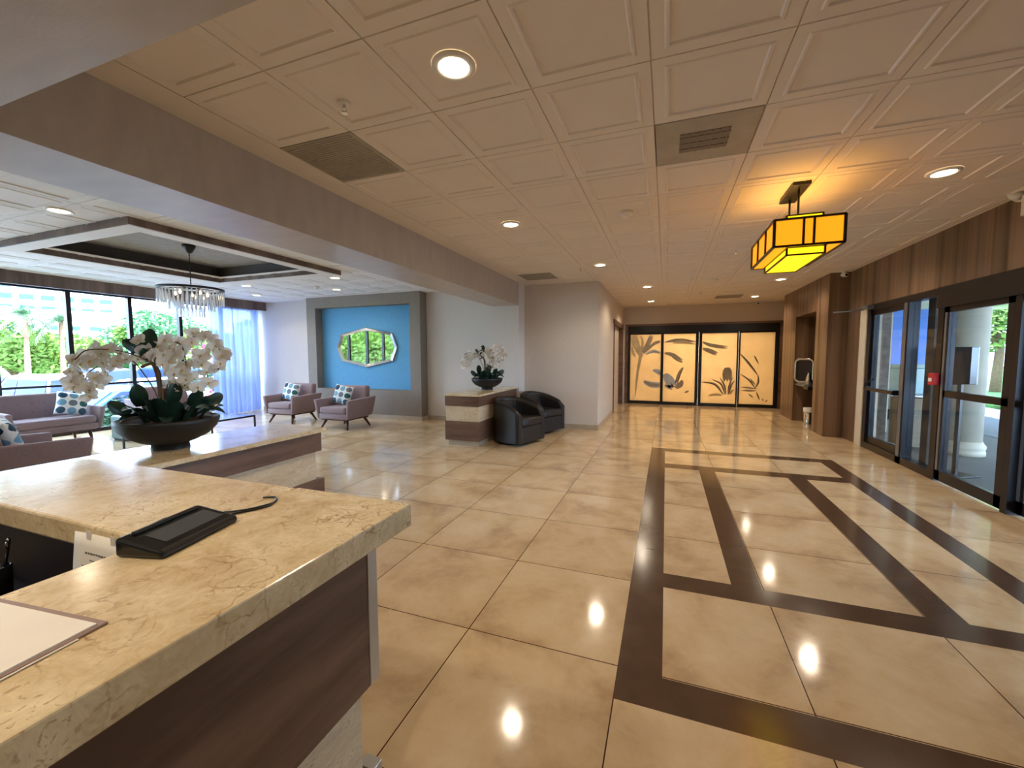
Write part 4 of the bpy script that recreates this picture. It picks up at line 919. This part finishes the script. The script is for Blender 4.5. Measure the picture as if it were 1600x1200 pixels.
# ------------------------------------------------------------------ foliage builders
def foliage(cx, cy, cz, rx, ry, rz, n, size, mat, seed, parent, name='foliage'):
    R = random.Random(seed); b = MB()
    lobes = [(R.gauss(0, .38), R.gauss(0, .38), R.gauss(0, .35), R.uniform(.35, .6)) for _ in range(10)]
    for _ in range(n):
        lx, ly, lz, lr = R.choice(lobes); d = Vector((R.gauss(0, 1), R.gauss(0, 1), R.gauss(0, 1))).normalized()*lr*R.uniform(.75, 1.05)
        p = Vector((cx+(lx+d.x)*rx, cy+(ly+d.y)*ry, cz+(lz+d.z)*rz)); a = Vector((R.gauss(0, 1), R.gauss(0, 1), R.gauss(0, .6))).normalized(); c = a.orthogonal().normalized(); s = size*R.uniform(.6, 1.3)
        b.quad(p-a*s, p-c*s*.5, p+a*s, p+c*s*.5)
    return b.ob(name, mat, parent, recalc=False)
def tree(x, y, z, h, r, mat, label, seed, group='trees beyond the car park', n=5200, leaf=.15):
    t = thing('tree', label, 'tree', (x, y, z), 0, group)
    b = MB(); b.tube([(0, 0, -.1), (.05, 0, h*.35), (-.05, .05, h*.6)], [.16, .12, .08], 10)
    for k in range(4): b.tube([(0, 0, h*.35), (r*.4*math.cos(k*1.7), r*.4*math.sin(k*1.7), h*.7)], [.08, .04], 8)
    b.ob('trunk', 'bark', t); foliage(0, 0, h*.68, r, r, h*.36, n, leaf, mat, seed, t, 'crown')
def palm(x, y, z, h, label, seed):
    R = random.Random(seed); t = thing('palm_tree', label, 'palm tree', (x, y, z), 0, 'palms beyond the car park')
    b = MB(); b.tube(catmull([(0, 0, 0), (.1, 0, h*.5), (-.05, .1, h)], 5), [.13-.005*i for i in range(11)], 10); b.ob('trunk', 'bark', t)
    for k in range(18):
        a = k*2.4+R.uniform(-.2, .2); el = R.uniform(-.5, 1.2); L = R.uniform(.95, 1.25); b = MB(); pts = []
        for i in range(9):
            q = i/8; rr = L*q*math.cos(el*(1-q*.4)); pts.append(Vector((rr*math.cos(a), rr*math.sin(a), h+L*q*math.sin(el)-.7*q*q)))
        b.tube(pts, .012, 5); sd_ = Vector((-math.sin(a), math.cos(a), 0))
        for i in range(1, 9):
            for s in (-1, 1):
                for w in (0, .5):
                    p = pts[i]*(1-w)+pts[i-1]*w; q2 = p+sd_*s*.30*(1-i/14)+(pts[i]-pts[i-1])*.7+Vector((0, 0, -.12)); c = (pts[i]-pts[i-1])*.18; b.quad(p-c, p+c, q2+c*.4, q2-c*.4)
        b.ob('frond', 'palm', t, recalc=False)
GZ = -.75
wallbox('car_park', 'lot', -60, -12.4, -40, 60, GZ-.2, GZ)
wallbox('verge', 'grass', -12.4, -10.85, -40, 40, GZ-.2, -.25)
wallbox('far_lawn', 'grass', -300, -30, -150, 260, GZ-.1, GZ+.03)
for k, (y, lb) in enumerate([(3.2, 'leafy dark green shrub outside the glass, left of the tufted loveseat'), (4.4, 'leafy shrub outside the glass behind the dotted loveseat cushion'), (5.55, 'leafy green shrub outside the glass behind the large orchid flowers'), (6.75, 'leafy shrub outside the glass between the large orchid and the curtain')]):
    t = thing('shrub', lb, 'shrub', (-11.55, y, -.25), 0, 'shrubs along the window')
    foliage(0, 0, .38, .5, .62, .5, 1100, .055, 'hedge', 40+k, t)
    b = MB(); [b.tube([(0, 0, 0), (.12*math.cos(a), .16*math.sin(a), .5)], .012, 6) for a in (0, 2, 4)]; b.ob('stem', 'bark', t)
t = thing('shrub', 'pink blossoming shrub seen through the right part of the large orchid', 'shrub', (-12.0, 8.75, -.25))
foliage(0, 0, 1.0, .9, .9, .8, 900, .06, 'pink', 51, t, 'blossom'); foliage(0, 0, .8, .9, .9, .7, 900, .07, 'hedge', 52, t)
palm(-28.5, 10.5, GZ, 4.25, 'palm tree farther left, rising before the tall building', 1); palm(-28.3, 11.66, GZ, 4.05, 'palm tree just left of the second window mullion', 2)
tr = [(-31.7, 11.2, 3.6, 2.6, 'tree1', 'low yellow-green tree at the left edge behind the parked cars'), (-31.0, 12.9, 3.3, 2.2, 'tree1', 'low yellow-green tree between the two palms'), (-34, 15.2, 3.6, 2.4, 'tree2', 'green tree behind the right palm'), (-36.3, 17.2, 3.9, 2.6, 'tree2', 'bluish green tree left of the large orchid leaf'),
      (-34.5, 18.4, 4.9, 2.5, 'tree1', 'bright green tree behind the top of the large orchid'), (-31.5, 18.8, 5.6, 2.6, 'tree2', 'taller green tree below the chandelier'), (-27, 18.9, 4.2, 2.2, 'tree1', 'green tree to the right of the chandelier'),
      (-33, 9.2, 4.0, 2.6, 'tree2', 'green tree at the far left of the car park edge'), (-17.0, -1.6, 3.7, 1.7, 'tree1', 'bright green tree reflected in the eight-sided mirror, left'), (-19.2, -8.9, 4.0, 2.0, 'tree2', 'green tree reflected in the eight-sided mirror, right'), (-17.6, -5.2, 3.8, 1.8, 'tree1', 'yellow-green tree reflected in the middle of the mirror'), (-25, -15, 6, 3.2, 'tree2', 'large green tree across the car park, out past the near end of the window wall')]
for k, (x, y, h, r, m, lb) in enumerate(tr): tree(x, y, GZ, h, r, m, lb, 60+k)
for k, (x, y, h, r, m, lb) in enumerate([(11.4, 20.5, 4.6, 2.4, 'tree1', 'yellow-green tree beyond the lawn seen right of the porch column'), (14.5, 19, 5.2, 2.8, 'tree2', 'green tree at the right edge beyond the lawn'), (9.3, 24, 5, 2.6, 'tree2', 'green tree far behind the porch column'), (17, 14.5, 5.5, 3, 'tree1', 'bright green tree at the far right outside')]):
    tree(x, y, .05, h, r, m, lb, 90+k, 'trees beyond the entrance lawn', 4000, .13)
# ------------------------------------------------------------------ parked cars
def car(kind='sedan'):
    t = empty('car')
    if kind == 'sedan': prof = [(-2.25, .35), (-2.28, .62), (-2.1, .86), (-1.55, .93), (-.9, 1.36), (-.2, 1.44), (.45, 1.38), (1.2, .93), (2.05, .78), (2.25, .6), (2.25, .35)]; gl = (3, 4, 5, 6, 7)
    else: prof = [(-2.2, .4), (-2.25, .75), (-2.15, 1.05), (-1.95, 1.62), (-.9, 1.72), (.2, 1.68), (.55, 1.6), (1.15, 1.08), (2.1, .95), (2.28, .7), (2.25, .4)]; gl = (2, 3, 4, 5, 6, 7)
    b = MB(); rows = []
    for s, inset in ((-1, 1), (-1, 0), (1, 0), (1, 1)):
        rows.append([b.bm.verts.new((x, s*(.88-(.16*max(0, (z-.9)/.6) if 1 else 0)-(.04 if inset and 0 else 0)), z)) for x, z in prof] if inset else None)
    A, B = rows[0], rows[3]; n = len(prof)
    for i in range(n-1): b.bm.faces.new([A[i], A[i+1], B[i+1], B[i]])
    b.bm.faces.new([A[n-1], A[0], B[0], B[n-1]]); b.bm.faces.new(list(reversed(A))); b.bm.faces.new(B)
    bmesh.ops.recalc_face_normals(b.bm, faces=b.bm.faces)
    bmesh.ops.bevel(b.bm, geom=list(b.bm.edges), offset=.05, segments=2, affect='EDGES', profile=.5, clamp_overlap=True)
    for f in b.bm.faces: f.smooth = True
    body = b.ob('body', 'carblue', t)
    belt = .94 if kind == 'sedan' else 1.10; top = 1.33 if kind == 'sedan' else 1.56
    xa, xb, xc, xd = ((-1.45, -.88, .38, 1.05) if kind == 'sedan' else (-1.98, -1.85, .42, .98))
    for s in (-1, 1):
        for (p, q, p2, q2) in ((xa+.08, -.32, xb+.06, -.32), (-.24, xd-.12, -.24, xc+.0)):
            yb, yt = s*(.882-.16*max(0, (belt-.9)/.6)), s*(.882-.16*(top-.9)/.6)
            b = MB(); b.hexa([(p, yb-s*.02, belt), (q, yb-s*.02, belt), (q, yb+s*.006, belt), (p, yb+s*.006, belt), (p2, yt-s*.02, top), (q2, yt-s*.02, top), (q2, yt+s*.006, top), (p2, yt+s*.006, top)]); b.ob('side_window', 'carglass', t)
    if kind == 'sedan': ws = ((.50, 1.345, 1.15, .965), (-.96, 1.33, -1.5, .965))
    else: ws = ((.60, 1.57, 1.10, 1.13), (-1.975, 1.56, -2.125, 1.12))
    for (x0, z0, x1, z1), nm in zip(ws, ('windscreen', 'rear_window')):
        s = 1 if x1 > x0 else -1
        b = MB(); w0, w1 = .70-.0, .80; o = .012
        b.hexa([(x1, -w1, z1), (x1, w1, z1), (x1+s*o, w1, z1+o), (x1+s*o, -w1, z1+o), (x0, -w0, z0), (x0, w0, z0), (x0+s*o, w0, z0+o), (x0+s*o, -w0, z0+o)]); b.ob(nm, 'carglass', t)
    for x in (-1.4, 1.4):
        for s in (-1, 1):
            b = MB(); b.lathe([(.001, -.11), (.30, -.11), (.33, -.08), (.33, .08), (.30, .11), (.001, .11)], 24, cap=False); b.xform(Matrix.Translation((x, s*.80, .33)) @ Matrix.Rotation(PI/2, 4, 'X')); w = b.ob('wheel', 'rubber', t)
            b = MB(); b.lathe([(.001, -.115), (.19, -.112), (.2, -.10)], 18, cap=False); b.lathe([(.2, .10), (.19, .112), (.001, .115)], 18, cap=False); b.xform(Matrix.Translation((x, s*.80, .33)) @ Matrix.Rotation(PI/2, 4, 'X')); b.ob('hubcap', 'silver', w)
    for s in (-1, 1):
        b = MB(); b.box(-2.27, -2.2, s*.62-.16, s*.62+.16, .68, .80, .01); b.ob('tail_light', 'red', t)
        b = MB(); b.box(2.1, 2.235, s*.62-.17, s*.62+.17, .60, .72, .01); b.ob('headlight', 'plast', t)
    return t
def place(proto, loc, rz, label, paint, first=False):
    o = proto if first else dup(proto); o.location = loc; o.rotation_euler = (0, 0, rz); tag(o, label, 'car', 'cars parked outside the lounge')
    for k in KIDS(o):
        if k.name.startswith('body'): k.material_slots[0].link = 'OBJECT'; k.material_slots[0].material = M[paint]
sed, suv = car('sedan'), car('suv')
place(suv, (-18.4, 7.2, GZ), math.radians(180), 'white estate car parked nearest the lounge window at the left edge', 'carwhite', True)
place(sed, (-14.0, 7.3, GZ), math.radians(92), 'teal car low behind the shrubs and the large orchid', 'carteal', True)
place(sed, (-18.3, 9.9, GZ), math.radians(180), 'white car parked left of the large orchid bowl', 'carwhite'); place(sed, (-25.0, 8.6, GZ), math.radians(180), 'dark blue car in the second row at the left edge', 'cardark')
place(suv, (-25.0, 11.3, GZ), math.radians(180), 'dark blue car in the second row behind the left flowers', 'cardark'); place(sed, (-18.5, 12.6, GZ), math.radians(180), 'white car seen behind the orchid stems', 'carwhite')
place(suv, (-25.1, 14.2, GZ), math.radians(180), 'blue car in the second row behind the orchid', 'carblue'); place(sed, (-18.4, 4.5, GZ), math.radians(180), 'red car partly cut by the left edge', 'carred')
# ------------------------------------------------------------------ distant buildings
def tower(loc, rz, w, d, h, label, x0, z0, cw, ch, dx, dz, nx, nz, skip=None):
    t = thing('building', label, 'building', loc, rz, 'white buildings far off')
    b = MB(); b.box(-w/2, w/2, 0, d, 0, h); b.ob('wall', 'bwhite', t)
    b = MB(); b.box(-w/2-.4, w/2+.4, -.4, d+.4, h, h+1); b.ob('parapet', 'bwhite', t)
    b = MB(); b.box(0, cw, -.12, .02, 0, ch); me = b.mesh('window', 'bwin')
    for i in range(nx):
        for j in range(nz):
            if skip and skip(i, j): continue
            mk('window', me, t, (x0+i*dx, -.01, z0+j*dz))
fr = lambda x, y: math.atan2(y, x)+PI/2   # facade turned to the lobby
tower((-222, 72, GZ), math.atan2(-222, -72)*0+math.radians(72), 36, 16, 62, 'tall white apartment tower with bands of blue windows at the left edge', 3.5, 3, 3.6, 1.9, 5.2, 4.0, 6, 14)
tower((-236, 92, GZ), math.radians(70), 22, 14, 60, 'white tower with few windows between the palms', -8, 8, 2.6, 1.7, 3.6, 5.5, 5, 9, lambda i, j: (i*3+j) % 3 == 0)
tower((-150, 68, GZ), math.radians(66), 46, 10, 13.5, 'long low white building behind the palms', -21, 2.5, 2.4, 1.1, 4.2, 3.4, 10, 3)
tower((-165, 105, GZ), math.radians(62), 40, 10, 9, 'low white building seen behind the trees right of the palms', -18, 3, 3, 1.2, 5, 3.2, 7, 2)
# light of the room beyond the frosted doors
t = thing('ceiling_panel_light', 'ceiling light in the room behind the frosted doors', 'ceiling light', (.9, 14.6, 2.69))
b = MB(); b.box(-.9, .9, -.3, .3, -.02, .01); b.ob('diffuser', emis('panel_light_diffuser', (255, 214, 150), 10), t)
l = bpy.data.lights.new('panel_light', 'AREA'); l.shape = 'RECTANGLE'; l.size = 1.8; l.size_y = .6; l.energy = 170; l.color = (1, .96, .82)
o = bpy.data.objects.new('panel_light', l); C.objects.link(o); o.parent = t; o.location = (0, 0, -.03)
